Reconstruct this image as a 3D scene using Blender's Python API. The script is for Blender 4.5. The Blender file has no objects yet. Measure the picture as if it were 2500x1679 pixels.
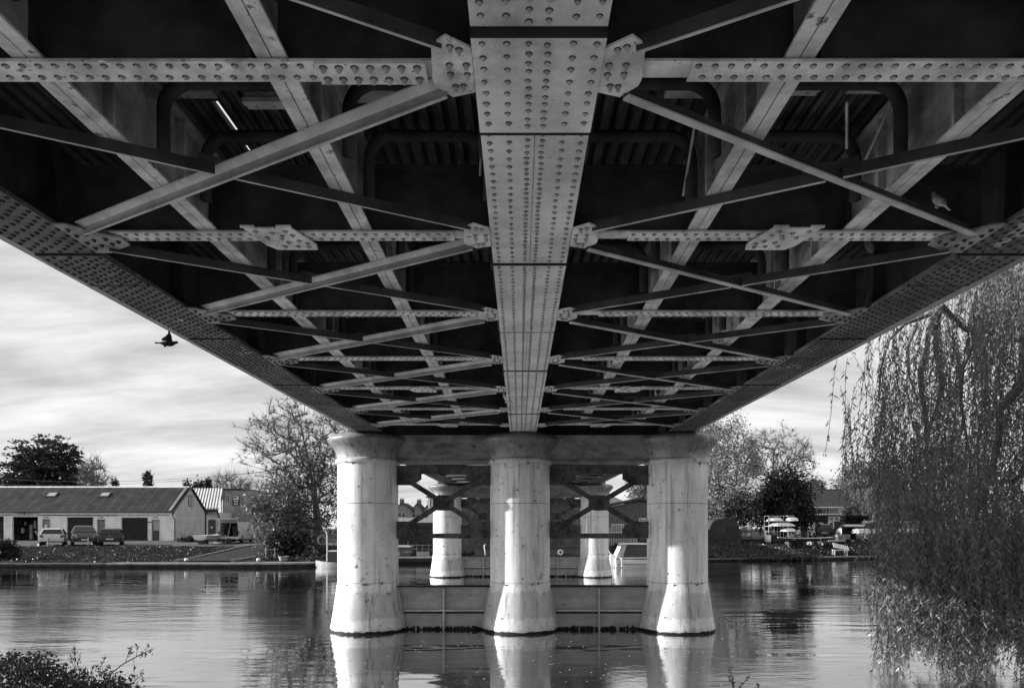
import bpy, math, random
import numpy as np
from mathutils import Vector, Matrix
from math import sin, cos, pi, radians

scene = bpy.context.scene
C = scene.collection
# ------------------------------------------------------------------ camera
F = 1700.0            # focal length in photo pixels (photo is 2500 wide)
VX, VY = 1268.0, 1290.0   # vanishing point of the bridge axis
CZ = 2.4              # eye height above the water
cam_d = bpy.data.cameras.new("camera")
cam = bpy.data.objects.new("camera", cam_d); C.objects.link(cam)
cam.location = (0, 0, CZ); cam.rotation_euler = (radians(90), 0, 0)
cam_d.sensor_width = 36.0; cam_d.lens = F / 2500 * 36
cam_d.shift_x = -(VX - 1250) / 2500; cam_d.shift_y = (VY - 839.5) / 2500
cam_d.clip_start = 0.05; cam_d.clip_end = 3000
scene.camera = cam
scene.render.resolution_x = 1024; scene.render.resolution_y = 687
# ------------------------------------------------------------------ sun, sky, exposure
SUN_EL = radians(18.0); SUN_AZ = radians(1.5)      # low sun square to the bridge, from the left
sv = Vector((-cos(SUN_EL) * cos(SUN_AZ), -cos(SUN_EL) * sin(SUN_AZ), sin(SUN_EL)))
sd = bpy.data.lights.new("sun", 'SUN'); sd.energy = 5.0; sd.angle = radians(0.6)
so = bpy.data.objects.new("sun", sd); C.objects.link(so)
so.rotation_euler = (-sv).to_track_quat('-Z', 'Y').to_euler(); so.location = (-60, 0, 40)
world = bpy.data.worlds.new("World"); scene.world = world; world.use_nodes = True
nt = world.node_tree; nt.nodes.clear()
def N(t, typ, **kw):
    n = t.nodes.new(typ)
    for k, v in kw.items(): setattr(n, k, v)
    return n
def Lk(t, a, b): t.links.new(a, b)
sky = N(nt, 'ShaderNodeTexSky', sky_type='NISHITA', sun_disc=False, sun_elevation=SUN_EL, sun_rotation=radians(270))
bw = N(nt, 'ShaderNodeRGBToBW'); Lk(nt, sky.outputs[0], bw.inputs[0])
tc = N(nt, 'ShaderNodeTexCoord')
sep = N(nt, 'ShaderNodeSeparateXYZ'); Lk(nt, tc.outputs['Generated'], sep.inputs[0])
def wmath(op, a, b=None, cl=False):
    n = N(nt, 'ShaderNodeMath', operation=op, use_clamp=cl)
    for i, q in enumerate((a, b)):
        if q is None: continue
        if isinstance(q, (int, float)): n.inputs[i].default_value = q
        else: Lk(nt, q, n.inputs[i])
    return n.outputs[0]
zz = wmath('ADD', wmath('MAXIMUM', sep.outputs[2], 0.0), 0.22)
cx = wmath('DIVIDE', sep.outputs[0], zz); cy = wmath('DIVIDE', sep.outputs[1], zz)
comb = N(nt, 'ShaderNodeCombineXYZ'); Lk(nt, cx, comb.inputs[0]); Lk(nt, cy, comb.inputs[1])
mp = N(nt, 'ShaderNodeMapping'); mp.inputs['Rotation'].default_value = (0, 0, radians(18)); mp.inputs['Scale'].default_value = (0.7, 1.9, 1)
Lk(nt, comb.outputs[0], mp.inputs[0])
n1 = N(nt, 'ShaderNodeTexNoise'); n1.inputs['Scale'].default_value = 1.7; n1.inputs['Detail'].default_value = 11; n1.inputs['Roughness'].default_value = 0.60; n1.inputs['Distortion'].default_value = 0.25
Lk(nt, mp.outputs[0], n1.inputs[0])
cr = N(nt, 'ShaderNodeValToRGB'); cr.color_ramp.elements[0].position = 0.30; cr.color_ramp.elements[1].position = 0.70
cr.color_ramp.elements[0].color = (0.0, 0.0, 0.0, 1); cr.color_ramp.elements[1].color = (1, 1, 1, 1)
Lk(nt, n1.outputs[0], cr.inputs[0])
mx = N(nt, 'ShaderNodeMix', data_type='FLOAT'); Lk(nt, cr.outputs[0], mx.inputs[0])
SKY_DARK, SKY_LIGHT = 1.25, 5.0
base = wmath('ADD', wmath('MULTIPLY', wmath('MINIMUM', bw.outputs[0], 8.0), 0.25), SKY_DARK)
Lk(nt, base, mx.inputs[2]); mx.inputs[3].default_value = SKY_LIGHT
bg = N(nt, 'ShaderNodeBackground'); bg.inputs[1].default_value = 0.1
cmb = N(nt, 'ShaderNodeCombineXYZ')
for i in range(3): Lk(nt, mx.outputs[0], cmb.inputs[i])
Lk(nt, cmb.outputs[0], bg.inputs[0])
wo = N(nt, 'ShaderNodeOutputWorld'); Lk(nt, bg.outputs[0], wo.inputs[0])
scene.view_settings.view_transform = 'Standard'; scene.view_settings.look = 'None'
scene.view_settings.exposure = 1.1; scene.view_settings.gamma = 1.0; scene.view_settings.use_curve_mapping = False
cy_ = scene.cycles
try:
    scene.render.engine = 'CYCLES'
    cy_.use_denoising = True; cy_.denoiser = 'OPENIMAGEDENOISE'
    cy_.max_bounces = 7; cy_.diffuse_bounces = 4; cy_.glossy_bounces = 4; cy_.transparent_max_bounces = 12; cy_.transmission_bounces = 3
    cy_.caustics_reflective = True; cy_.caustics_refractive = False; cy_.blur_glossy = 2.0
    cy_.sample_clamp_indirect = 12.0
except Exception as e: print(e)

# ------------------------------------------------------------------ helpers
def P(px, py, D):
    return Vector(((px - VX) / F * D, D, CZ - (py - VY) / F * D))
def PX(px, D): return (px - VX) / F * D
def PZ(py, D): return CZ - (py - VY) / F * D

class MB:
    def __init__(s): s.v = []; s.f = []; s.m = []
    def add(s, vs, fs, mi=0):
        o = len(s.v); s.v.extend([tuple(q) for q in vs]); s.f.extend([tuple(i + o for i in f) for f in fs]); s.m.extend([mi] * len(fs))
    def box(s, x0, x1, y0, y1, z0, z1, mi=0):
        s.add([(x0,y0,z0),(x1,y0,z0),(x1,y1,z0),(x0,y1,z0),(x0,y0,z1),(x1,y0,z1),(x1,y1,z1),(x0,y1,z1)],
              [(0,3,2,1),(4,5,6,7),(0,1,5,4),(1,2,6,5),(2,3,7,6),(3,0,4,7)], mi)
    def obox(s, c, sz, rot, mi=0):
        hx, hy, hz = [q / 2 for q in sz]; M = rot
        vs = [Vector(c) + M @ Vector((a*hx, b*hy, d*hz)) for d in (-1,1) for a, b in ((-1,-1),(1,-1),(1,1),(-1,1))]
        s.add(vs, [(0,3,2,1),(4,5,6,7),(0,1,5,4),(1,2,6,5),(2,3,7,6),(3,0,4,7)], mi)
    def hexa(s, b, t, mi=0):      # bottom 4 pts, top 4 pts
        s.add(list(b) + list(t), [(0,3,2,1),(4,5,6,7),(0,1,5,4),(1,2,6,5),(2,3,7,6),(3,0,4,7)], mi)
    def prism(s, poly, fn0, fn1, mi=0):
        n = len(poly); a = [fn0(p) for p in poly]; b = [fn1(p) for p in poly]
        s.add(a + b, [tuple(range(n))[::-1], tuple(range(n, 2*n))] + [(i, (i+1) % n, n + (i+1) % n, n + i) for i in range(n)], mi)
    def prism_z(s, poly, z0, z1, mi=0): s.prism(poly, lambda p: (p[0], p[1], z0), lambda p: (p[0], p[1], z1), mi)
    def prism_x(s, poly, x0, x1, mi=0): s.prism(poly, lambda p: (x0, p[0], p[1]), lambda p: (x1, p[0], p[1]), mi)
    def prism_y(s, poly, y0, y1, mi=0): s.prism(poly, lambda p: (p[0], y0, p[1]), lambda p: (p[0], y1, p[1]), mi)
    def sweep(s, p0, p1, prof, up=(0,0,1), mi=0):
        p0 = Vector(p0); p1 = Vector(p1); d = (p1 - p0).normalized(); side = d.cross(Vector(up)).normalized(); u = side.cross(d)
        n = len(prof); vs = [p + side * a + u * b for p in (p0, p1) for a, b in prof]
        s.add(vs, [tuple(range(n))[::-1], tuple(range(n, 2*n))] + [(i, (i+1) % n, n + (i+1) % n, n + i) for i in range(n)], mi)
    def tube(s, pts, rads, n=6, mi=0, cap=True):
        pts = [Vector(p) for p in pts]; vs = []; fs = []
        if isinstance(rads, (int, float)): rads = [rads] * len(pts)
        ref = None
        for i, p in enumerate(pts):
            d = (pts[min(i+1, len(pts)-1)] - pts[max(i-1, 0)])
            if d.length < 1e-9: d = Vector((0,0,1))
            d.normalize()
            if ref is None or abs(ref.dot(d)) > 0.99: ref = Vector((1,0,0)) if abs(d.x) < 0.8 else Vector((0,1,0))
            a = d.cross(ref).normalized(); b = d.cross(a); ref = a.cross(d) if False else ref
            for k in range(n):
                t = 2 * pi * k / n; vs.append(p + (a * cos(t) + b * sin(t)) * rads[i])
        for i in range(len(pts) - 1):
            for k in range(n):
                k2 = (k + 1) % n; fs.append((i*n+k, i*n+k2, (i+1)*n+k2, (i+1)*n+k))
        if cap: fs.append(tuple(range(n))[::-1]); fs.append(tuple((len(pts)-1)*n + k for k in range(n)))
        s.add(vs, fs, mi)
    def lathe(s, prof, c=(0,0), n=48, mi=0, ang0=0, ang1=2*pi):
        vs = []; fs = []
        for r, z in prof:
            for k in range(n):
                t = 2*pi*k/n; vs.append((c[0] + r*cos(t), c[1] + r*sin(t), z))
        for i in range(len(prof)-1):
            for k in range(n):
                k2 = (k+1) % n; fs.append((i*n+k, i*n+k2, (i+1)*n+k2, (i+1)*n+k))
        fs.append(tuple(range(n))[::-1]); fs.append(tuple((len(prof)-1)*n+k for k in range(n)))
        s.add(vs, fs, mi)
    def ell(s, c, r, n=10, m=6, mi=0, rot=None):
        vs = []; fs = []; rot = rot or Matrix.Identity(3)
        for i in range(m+1):
            ph = pi * i / m
            for k in range(n):
                t = 2*pi*k/n; vs.append(Vector(c) + rot @ Vector((r[0]*sin(ph)*cos(t), r[1]*sin(ph)*sin(t), r[2]*cos(ph))))
        for i in range(m):
            for k in range(n):
                k2 = (k+1) % n; fs.append((i*n+k, (i+1)*n+k, (i+1)*n+k2, i*n+k2))
        s.add(vs, fs, mi)
    def rivet(s, x, y, z, r=0.0155, h=0.018, mi=1, n=8):     # domed head hanging under a plate
        s.add([(x + r*1.3*cos(2*pi*k/n), y - r*.25 + r*1.3*sin(2*pi*k/n), z - .0012) for k in range(n)], [tuple(range(n))[::-1]], 2)  # dark disc set off to the near side, painted shade around the head
        vs = []
        for rr, zz_ in ((r, z + 0.001), (r*0.93, z - h*0.45), (r*0.60, z - h*0.88), (r*.25, z - h)):
            for k in range(n):
                t = 2*pi*k/n; vs.append((x + rr*cos(t), y + rr*sin(t), zz_))
        fs = [(i*n+k, (i+1)*n+k, (i+1)*n+(k+1) % n, i*n+(k+1) % n) for i in range(3) for k in range(n)]
        fs.append(tuple(3*n+k for k in range(n))[::-1])
        s.add(vs, fs, mi)
    def build(s, name, mats, parent=None, smooth=False, world=True):
        me = bpy.data.meshes.new(name)
        if not isinstance(mats, (list, tuple)): mats = [mats]
        vs = s.v
        if parent is not None and world:
            o = OFF.get(parent.name)
            if o is not None: vs = [(a-o[0], b-o[1], c-o[2]) for a, b, c in vs]
        me.from_pydata(vs, [], s.f)
        for m in mats: me.materials.append(m)
        me.polygons.foreach_set('material_index', s.m)
        if smooth is True: me.polygons.foreach_set('use_smooth', [True]*len(s.f))
        me.update()
        ob = bpy.data.objects.new(name, me); C.objects.link(ob)
        if parent is not None:
            ob.parent = parent
            if parent.name in OFF: OFF[ob.name] = OFF[parent.name]
        if smooth == 'auto':
            me.polygons.foreach_set('use_smooth', [True]*len(s.f))
            try: me.set_sharp_from_angle(angle=radians(35))
            except Exception: pass
        return ob
OFF = {}
def thing(name, label, cat, loc=(0,0,0), rotz=0, group=None):
    o = bpy.data.objects.new(name, None); C.objects.link(o); o.empty_display_size = 0.3
    o.location = loc; o.rotation_euler = (0, 0, rotz); o['label'] = label; o['category'] = cat
    if group: o['group'] = group
    if rotz == 0: OFF[o.name] = tuple(loc)
    return o
def tag(o, label, cat, group=None, kind=None):
    o['label'] = label; o['category'] = cat
    if group: o['group'] = group
    if kind: o['kind'] = kind
    return o
def struct(o, label=None, kind='structure'):
    o['kind'] = kind
    if label: o['label'] = label
    return o
def dup(root, loc=None, rotz=None, label=None, group=None, parent=None):
    r = root.copy(); C.objects.link(r)
    if parent is not None: r.parent = parent
    if loc is not None: r.location = loc
    if rotz is not None: r.rotation_euler = (0, 0, rotz)
    if label: r['label'] = label
    if group: r['group'] = group
    for ch in list(root.children): dup(ch, parent=r)
    return r

# ------------------------------------------------------------------ materials (the photograph is black and white: every colour is a grey)
MATS = {}
def gmat(name, base, rough=0.6, var=0.25, scale=3.0, stretch=(1,1,1), bump=0.0, bscale=40.0, spots=0.0, spot_scale=14.0, spot_val=0.05, metal=0.0, detail=6, spec=0.5, coat=0.0):
    m = bpy.data.materials.new(name); m.use_nodes = True; t = m.node_tree; b = t.nodes['Principled BSDF']
    b.inputs['Roughness'].default_value = rough; b.inputs['Metallic'].default_value = metal
    b.inputs['Specular IOR Level'].default_value = spec if spec > .5 else (0.06 if rough >= .7 else (.15 if rough >= .55 else .35))
    if coat: b.inputs['Coat Weight'].default_value = coat
    co = N(t, 'ShaderNodeTexCoord'); ma = N(t, 'ShaderNodeMapping'); ma.inputs['Scale'].default_value = stretch
    Lk(t, co.outputs['Object'], ma.inputs[0])
    n = N(t, 'ShaderNodeTexNoise'); n.inputs['Scale'].default_value = scale; n.inputs['Detail'].default_value = detail; n.inputs['Roughness'].default_value = 0.6
    Lk(t, ma.outputs[0], n.inputs[0])
    mr = N(t, 'ShaderNodeMapRange'); mr.inputs[1].default_value = 0.37; mr.inputs[2].default_value = 0.63
    mr.inputs[3].default_value = base * (1 - var); mr.inputs[4].default_value = min(0.95, base * (1 + var * 0.7))
    Lk(t, n.outputs[0], mr.inputs[0]); val = mr.outputs[0]
    if spots > 0:
        n2 = N(t, 'ShaderNodeTexNoise'); n2.inputs['Scale'].default_value = spot_scale; n2.inputs['Detail'].default_value = 5; n2.inputs['Roughness'].default_value = 0.7
        Lk(t, co.outputs['Object'], n2.inputs[0])
        r2 = N(t, 'ShaderNodeMapRange'); r2.inputs[1].default_value = 0.66 - 0.12*spots; r2.inputs[2].default_value = 0.72 - 0.1*spots; Lk(t, n2.outputs[0], r2.inputs[0])
        mi = N(t, 'ShaderNodeMix', data_type='FLOAT'); Lk(t, r2.outputs[0], mi.inputs[0]); Lk(t, val, mi.inputs[2]); mi.inputs[3].default_value = spot_val
        val = mi.outputs[0]
    cb = N(t, 'ShaderNodeCombineColor')
    for i in range(3): Lk(t, val, cb.inputs[i])
    Lk(t, cb.outputs[0], b.inputs['Base Color'])
    if bump > 0:
        n3 = N(t, 'ShaderNodeTexNoise'); n3.inputs['Scale'].default_value = bscale; n3.inputs['Detail'].default_value = 4; Lk(t, co.outputs['Object'], n3.inputs[0])
        bp = N(t, 'ShaderNodeBump'); bp.inputs['Strength'].default_value = bump; bp.inputs['Distance'].default_value = 0.01
        Lk(t, n3.outputs[0], bp.inputs['Height']); Lk(t, bp.outputs[0], b.inputs['Normal'])
    MATS[name] = m
    m['val'] = 1
    return m
def nodes_of(m): return m.node_tree, m.node_tree.nodes['Principled BSDF']
def band(m, axis, period, duty, mul, coord='Object', phase=0.0):
    """multiply the base grey by mul on thin repeating bands along an axis (boards, ribs, tiles)"""
    t, b = nodes_of(m); src = b.inputs['Base Color'].links[0].from_socket
    co = N(t, 'ShaderNodeTexCoord'); sp = N(t, 'ShaderNodeSeparateXYZ'); Lk(t, co.outputs[coord], sp.inputs[0])
    d = N(t, 'ShaderNodeMath', operation='MULTIPLY_ADD'); Lk(t, sp.outputs[axis], d.inputs[0]); d.inputs[1].default_value = 1/period; d.inputs[2].default_value = 100.0 + phase
    fr = N(t, 'ShaderNodeMath', operation='FRACT'); Lk(t, d.outputs[0], fr.inputs[0])
    lt = N(t, 'ShaderNodeMath', operation='LESS_THAN'); Lk(t, fr.outputs[0], lt.inputs[0]); lt.inputs[1].default_value = duty
    mi = N(t, 'ShaderNodeMix', data_type='RGBA', blend_type='MULTIPLY'); Lk(t, lt.outputs[0], mi.inputs[0]); Lk(t, src, mi.inputs[6]); mi.inputs[7].default_value = (mul, mul, mul, 1)
    Lk(t, mi.outputs[2], b.inputs['Base Color'])
    return m
def add_spots(m, scale, thr, width, v, stretch=(1,1,1)):
    t, b = nodes_of(m); src = b.inputs['Base Color'].links[0].from_socket
    co = N(t, 'ShaderNodeTexCoord'); ma = N(t, 'ShaderNodeMapping'); ma.inputs['Scale'].default_value = stretch; ma.inputs['Location'].default_value = (3.1, 7.7, 1.3); Lk(t, co.outputs['Object'], ma.inputs[0])
    n = N(t, 'ShaderNodeTexNoise'); n.inputs['Scale'].default_value = scale; n.inputs['Detail'].default_value = 8; n.inputs['Roughness'].default_value = .68; Lk(t, ma.outputs[0], n.inputs[0])
    r = N(t, 'ShaderNodeMapRange'); r.inputs[1].default_value = thr; r.inputs[2].default_value = thr + width; Lk(t, n.outputs[0], r.inputs[0])
    mi = N(t, 'ShaderNodeMix', data_type='RGBA'); Lk(t, r.outputs[0], mi.inputs[0]); Lk(t, src, mi.inputs[6]); mi.inputs[7].default_value = (v, v, v, 1); Lk(t, mi.outputs[2], b.inputs['Base Color']); return m
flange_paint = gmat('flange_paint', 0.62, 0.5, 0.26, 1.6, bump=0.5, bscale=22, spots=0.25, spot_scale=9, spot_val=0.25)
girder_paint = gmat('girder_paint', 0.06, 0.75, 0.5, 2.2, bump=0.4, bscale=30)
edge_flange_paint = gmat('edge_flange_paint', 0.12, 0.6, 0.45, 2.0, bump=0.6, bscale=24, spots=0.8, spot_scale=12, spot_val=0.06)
add_spots(flange_paint, 1.1, .56, .16, .34); add_spots(flange_paint, 7, .665, .03, .88)
rivet_shade = gmat('rivet_shade', 0.30, 0.5, 0.4, 8)  # rivet heads darker than the plates, shading put into the colour
beam_paint = gmat('beam_paint', 0.62, 0.55, 0.36, 4, bump=0.5, bscale=40, spots=0.5, spot_scale=16, spot_val=0.2)
brace_paint = gmat('brace_paint', 0.44, 0.5, 0.3, 3, bump=0.2, bscale=40)
add_spots(beam_paint, 3.0, .56, .14, .30); add_spots(beam_paint, 9, .655, .03, .88, (.6, 1, 1)); add_spots(brace_paint, 2.5, .55, .15, .24)
brace_leg_shaded = gmat('brace_leg_shaded', .15, .5, .35, 3, bump=.2)  # same brace, lower leg darkened: shade put into the colour
timber_pale = gmat('timber_pale', .55, .8, .3, 4)
brace_shaded = gmat('brace_shaded', 0.05, 0.6, 0.4, 3)  # upright brace legs near black, their shade painted into the grey
bearer_paint = gmat('bearer_paint', 0.56, 0.55, 0.35, 5, bump=0.6, bscale=30, spots=0.5, spot_scale=10, spot_val=0.16)
bearer_web = gmat('bearer_web', 0.40, 0.7, 0.5, 2.5, bump=0.3)
add_spots(bearer_paint, 2.6, .55, .14, .26); add_spots(bearer_paint, 11, .66, .03, .85); add_spots(bearer_web, 1.6, .50, .14, .12, (1, .5, 1)); add_spots(edge_flange_paint, 3, .63, .04, .4, (1, .4, 1))
dark_iron = gmat('dark_iron', 0.055, 0.85, 0.4, 3)  # near-black grey for cross girder webs, sway frames and bearing plates
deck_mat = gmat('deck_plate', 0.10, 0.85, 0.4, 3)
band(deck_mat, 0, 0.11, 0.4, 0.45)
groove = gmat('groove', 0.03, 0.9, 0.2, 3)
fascia_paint = gmat('fascia_paint', 0.30, 0.6, 0.3, 2)
def column_material():
    m = gmat('column_paint', 0.72, 0.42, 0.14, 1.4, stretch=(3.2, 3.2, 0.8), bump=0.25, bscale=18, spots=0.42, spot_scale=7.5, spot_val=0.13)
    t, b = nodes_of(m); src = b.inputs['Base Color'].links[0].from_socket
    co = N(t, 'ShaderNodeTexCoord'); sp = N(t, 'ShaderNodeSeparateXYZ'); Lk(t, co.outputs['Object'], sp.inputs[0])
    nz = N(t, 'ShaderNodeTexNoise'); nz.inputs['Scale'].default_value = 4.5; nz.inputs['Detail'].default_value = 6; nz.inputs['Roughness'].default_value = 0.7; Lk(t, co.outputs['Object'], nz.inputs[0])
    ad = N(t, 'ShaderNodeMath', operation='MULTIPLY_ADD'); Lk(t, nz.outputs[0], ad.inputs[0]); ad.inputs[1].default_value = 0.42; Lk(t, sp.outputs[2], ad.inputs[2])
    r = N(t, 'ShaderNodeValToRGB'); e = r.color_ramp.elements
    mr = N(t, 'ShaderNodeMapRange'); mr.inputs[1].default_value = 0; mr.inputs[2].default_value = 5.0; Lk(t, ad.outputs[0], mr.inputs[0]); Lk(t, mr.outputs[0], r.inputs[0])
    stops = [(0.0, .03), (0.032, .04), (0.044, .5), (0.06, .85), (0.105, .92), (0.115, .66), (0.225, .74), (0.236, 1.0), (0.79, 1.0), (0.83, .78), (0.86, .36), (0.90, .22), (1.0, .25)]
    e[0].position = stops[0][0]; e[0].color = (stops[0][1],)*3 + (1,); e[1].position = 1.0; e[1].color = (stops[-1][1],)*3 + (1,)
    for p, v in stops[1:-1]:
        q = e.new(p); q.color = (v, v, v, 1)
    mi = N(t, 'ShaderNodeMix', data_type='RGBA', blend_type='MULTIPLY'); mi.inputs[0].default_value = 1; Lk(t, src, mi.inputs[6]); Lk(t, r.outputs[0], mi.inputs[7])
    # thin vertical drip stains
    n2 = N(t, 'ShaderNodeTexNoise'); mp2 = N(t, 'ShaderNodeMapping'); mp2.inputs['Scale'].default_value = (9, 9, 0.4); Lk(t, co.outputs['Object'], mp2.inputs[0]); Lk(t, mp2.outputs[0], n2.inputs[0])
    n2.inputs['Scale'].default_value = 1.3; n2.inputs['Detail'].default_value = 5
    r2 = N(t, 'ShaderNodeMapRange'); r2.inputs[1].default_value = 0.55; r2.inputs[2].default_value = 0.70; r2.inputs[3].default_value = 1; r2.inputs[4].default_value = 0.55; Lk(t, n2.outputs[0], r2.inputs[0])
    m2 = N(t, 'ShaderNodeMix', data_type='RGBA', blend_type='MULTIPLY'); m2.inputs[0].default_value = 1; Lk(t, mi.outputs[2], m2.inputs[6])
    cc = N(t, 'ShaderNodeCombineColor')
    for i in range(3): Lk(t, r2.outputs[0], cc.inputs[i])
    Lk(t, cc.outputs[0], m2.inputs[7]); Lk(t, m2.outputs[2], b.inputs['Base Color'])
    return m
column_paint = column_material()
add_spots(column_paint, 1.0, .575, .10, .26, (3.5, 3.5, .30)); add_spots(column_paint, 2.2, .60, .08, .36, (1.4, 1.4, 1))
seam_dark = gmat('seam_rust', 0.10, 0.8, 0.5, 6)
panel_paint = gmat('pier_panel_paint', 0.30, 0.5, 0.22, 1.6, stretch=(1,1,2.5), bump=0.2, spots=0.3, spot_scale=9, spot_val=0.10)
panel_rib = gmat('pier_panel_rib', 0.42, 0.5, 0.2, 3)
cap_beam_paint = gmat('cap_beam_paint', 0.22, 0.6, 0.45, 2.2, stretch=(1,1,2), bump=0.3, spots=0.5, spot_scale=5, spot_val=0.10)
bracing_rust = gmat('bracing_rust', 0.085, 0.8, 0.5, 4, bump=0.5, spots=0.6, spot_scale=7, spot_val=0.025)
weed_slime_shade = gmat('weed_slime_shade', 0.02, 0.6, 0.5, 8, bump=0.8)

# ================================================================== bridge span
ZB = CZ + 2.21                       # underside of the main girders
PAN, R0 = 1.913, 3.385               # panel length, distance of the first cross girder in view
Y0, Y1 = -1.7, 16.55                 # ends of the near span
rows = [R0 + PAN * k for k in range(-2, 7)]
def lin(a, b, ya, yb): return lambda y: a + (b - a) * (y - ya) / (yb - ya)
LI = lin(-3.394, -3.155, 4.55, 14.6); LO = lin(-3.90, -3.70, 5.2, 15.7); LS = lin(-3.99, -3.82, 5.34, 15.7)
RI = lin(3.53, 3.41, 4.87, 15.8); RO = lin(4.07, 3.93, 5.6, 15.8); RS = lin(4.20, 4.05, 5.8, 15.8)
CL, CR = -0.217, 0.390
rnd = random.Random(5)
span = thing('bridge_span', 'near span of the riveted iron bridge, overhead from the camera to the first pier', 'bridge', (0, 7.4, ZB), 0, 'spans of the riveted iron railway bridge')

def girder_flange(xi, xo, seams, cols, pitch, paints, tiers, rr=0.0155):
    """bottom flange of lapped cover plates, with real rivet heads; xi/xo functions of y"""
    g = MB()
    ys = [Y0] + seams + [Y1]
    for k in range(len(ys) - 1):
        a, b = ys[k] + 0.006, ys[k+1] - 0.006; dz = tiers[k]
        g.hexa([(xi(a), a, ZB-dz), (xo(a), a, ZB-dz), (xo(b), b, ZB-dz), (xi(b), b, ZB-dz)],
               [(xi(a), a, ZB+0.03), (xo(a), a, ZB+0.03), (xo(b), b, ZB+0.03), (xi(b), b, ZB+0.03)], 0)
        if k > 0:
            g.hexa([(xi(a), a-.026, ZB-tiers[k-1]-.0015), (xo(a), a-.026, ZB-tiers[k-1]-.0015), (xo(a), a-.0125, ZB-tiers[k-1]-.0015), (xi(a), a-.0125, ZB-tiers[k-1]-.0015)], [(xi(a), a-.026, ZB+.001), (xo(a), a-.026, ZB+.001), (xo(a), a-.0125, ZB+.001), (xi(a), a-.0125, ZB+.001)], 2)  # dark strips at each seam: joint grime plus a painted step shadow
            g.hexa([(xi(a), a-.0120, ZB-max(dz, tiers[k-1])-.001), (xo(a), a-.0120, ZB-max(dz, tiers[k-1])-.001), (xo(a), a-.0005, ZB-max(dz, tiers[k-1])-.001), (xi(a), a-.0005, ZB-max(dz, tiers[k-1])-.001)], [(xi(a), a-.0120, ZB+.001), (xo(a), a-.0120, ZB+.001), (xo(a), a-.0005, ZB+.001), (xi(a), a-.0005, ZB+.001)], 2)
        for ci, (fr, ph, mul) in enumerate(cols[k % len(cols)]):
            y = a + 0.04 + ph * pitch
            while y < b - 0.02:
                x = xi(y) + (xo(y) - xi(y)) * fr
                g.rivet(x + rnd.uniform(-.003, .003), y + rnd.uniform(-.006, .006), ZB - dz, rr * rnd.uniform(.9, 1.1), 0.013)
                y += pitch * mul
    return g
gset = [3.086, 3.851, 5.81, 7.80, 9.75, 11.6, 13.4, 15.1]
colsC = [[(.08,0,1),(.26,0,1),(.43,0,.72),(.57,0,.72),(.76,0,1),(.93,0,1)]]
mg = MB()
cgirder = mg
for sx, x0, x1 in (('c', CL+.04, CR-.04),):
    mg.box(x0+.02, x0+.05, Y0, Y1, ZB+.031, ZB+.95); mg.box(x1-.05, x1-.02, Y0, Y1, ZB+.031, ZB+.95)
    mg.box(CL, CR, Y0, Y1, ZB+.951, ZB+.98)
    for y in rows:
        for dx in (x0-.035, x1-.019): mg.box(dx, dx+.054, y-.03, y+.03, ZB+.032, ZB+.95)
cg = mg.build('main_girder', girder_paint, span); cg['label'] = 'central box girder between the two tracks'
fl = girder_flange(lambda y: CL, lambda y: CR, gset, colsC, 0.088, None, [0, .034, 0.004, .016, 0.002, .014, 0.002, .014, .004], .0128)
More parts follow.
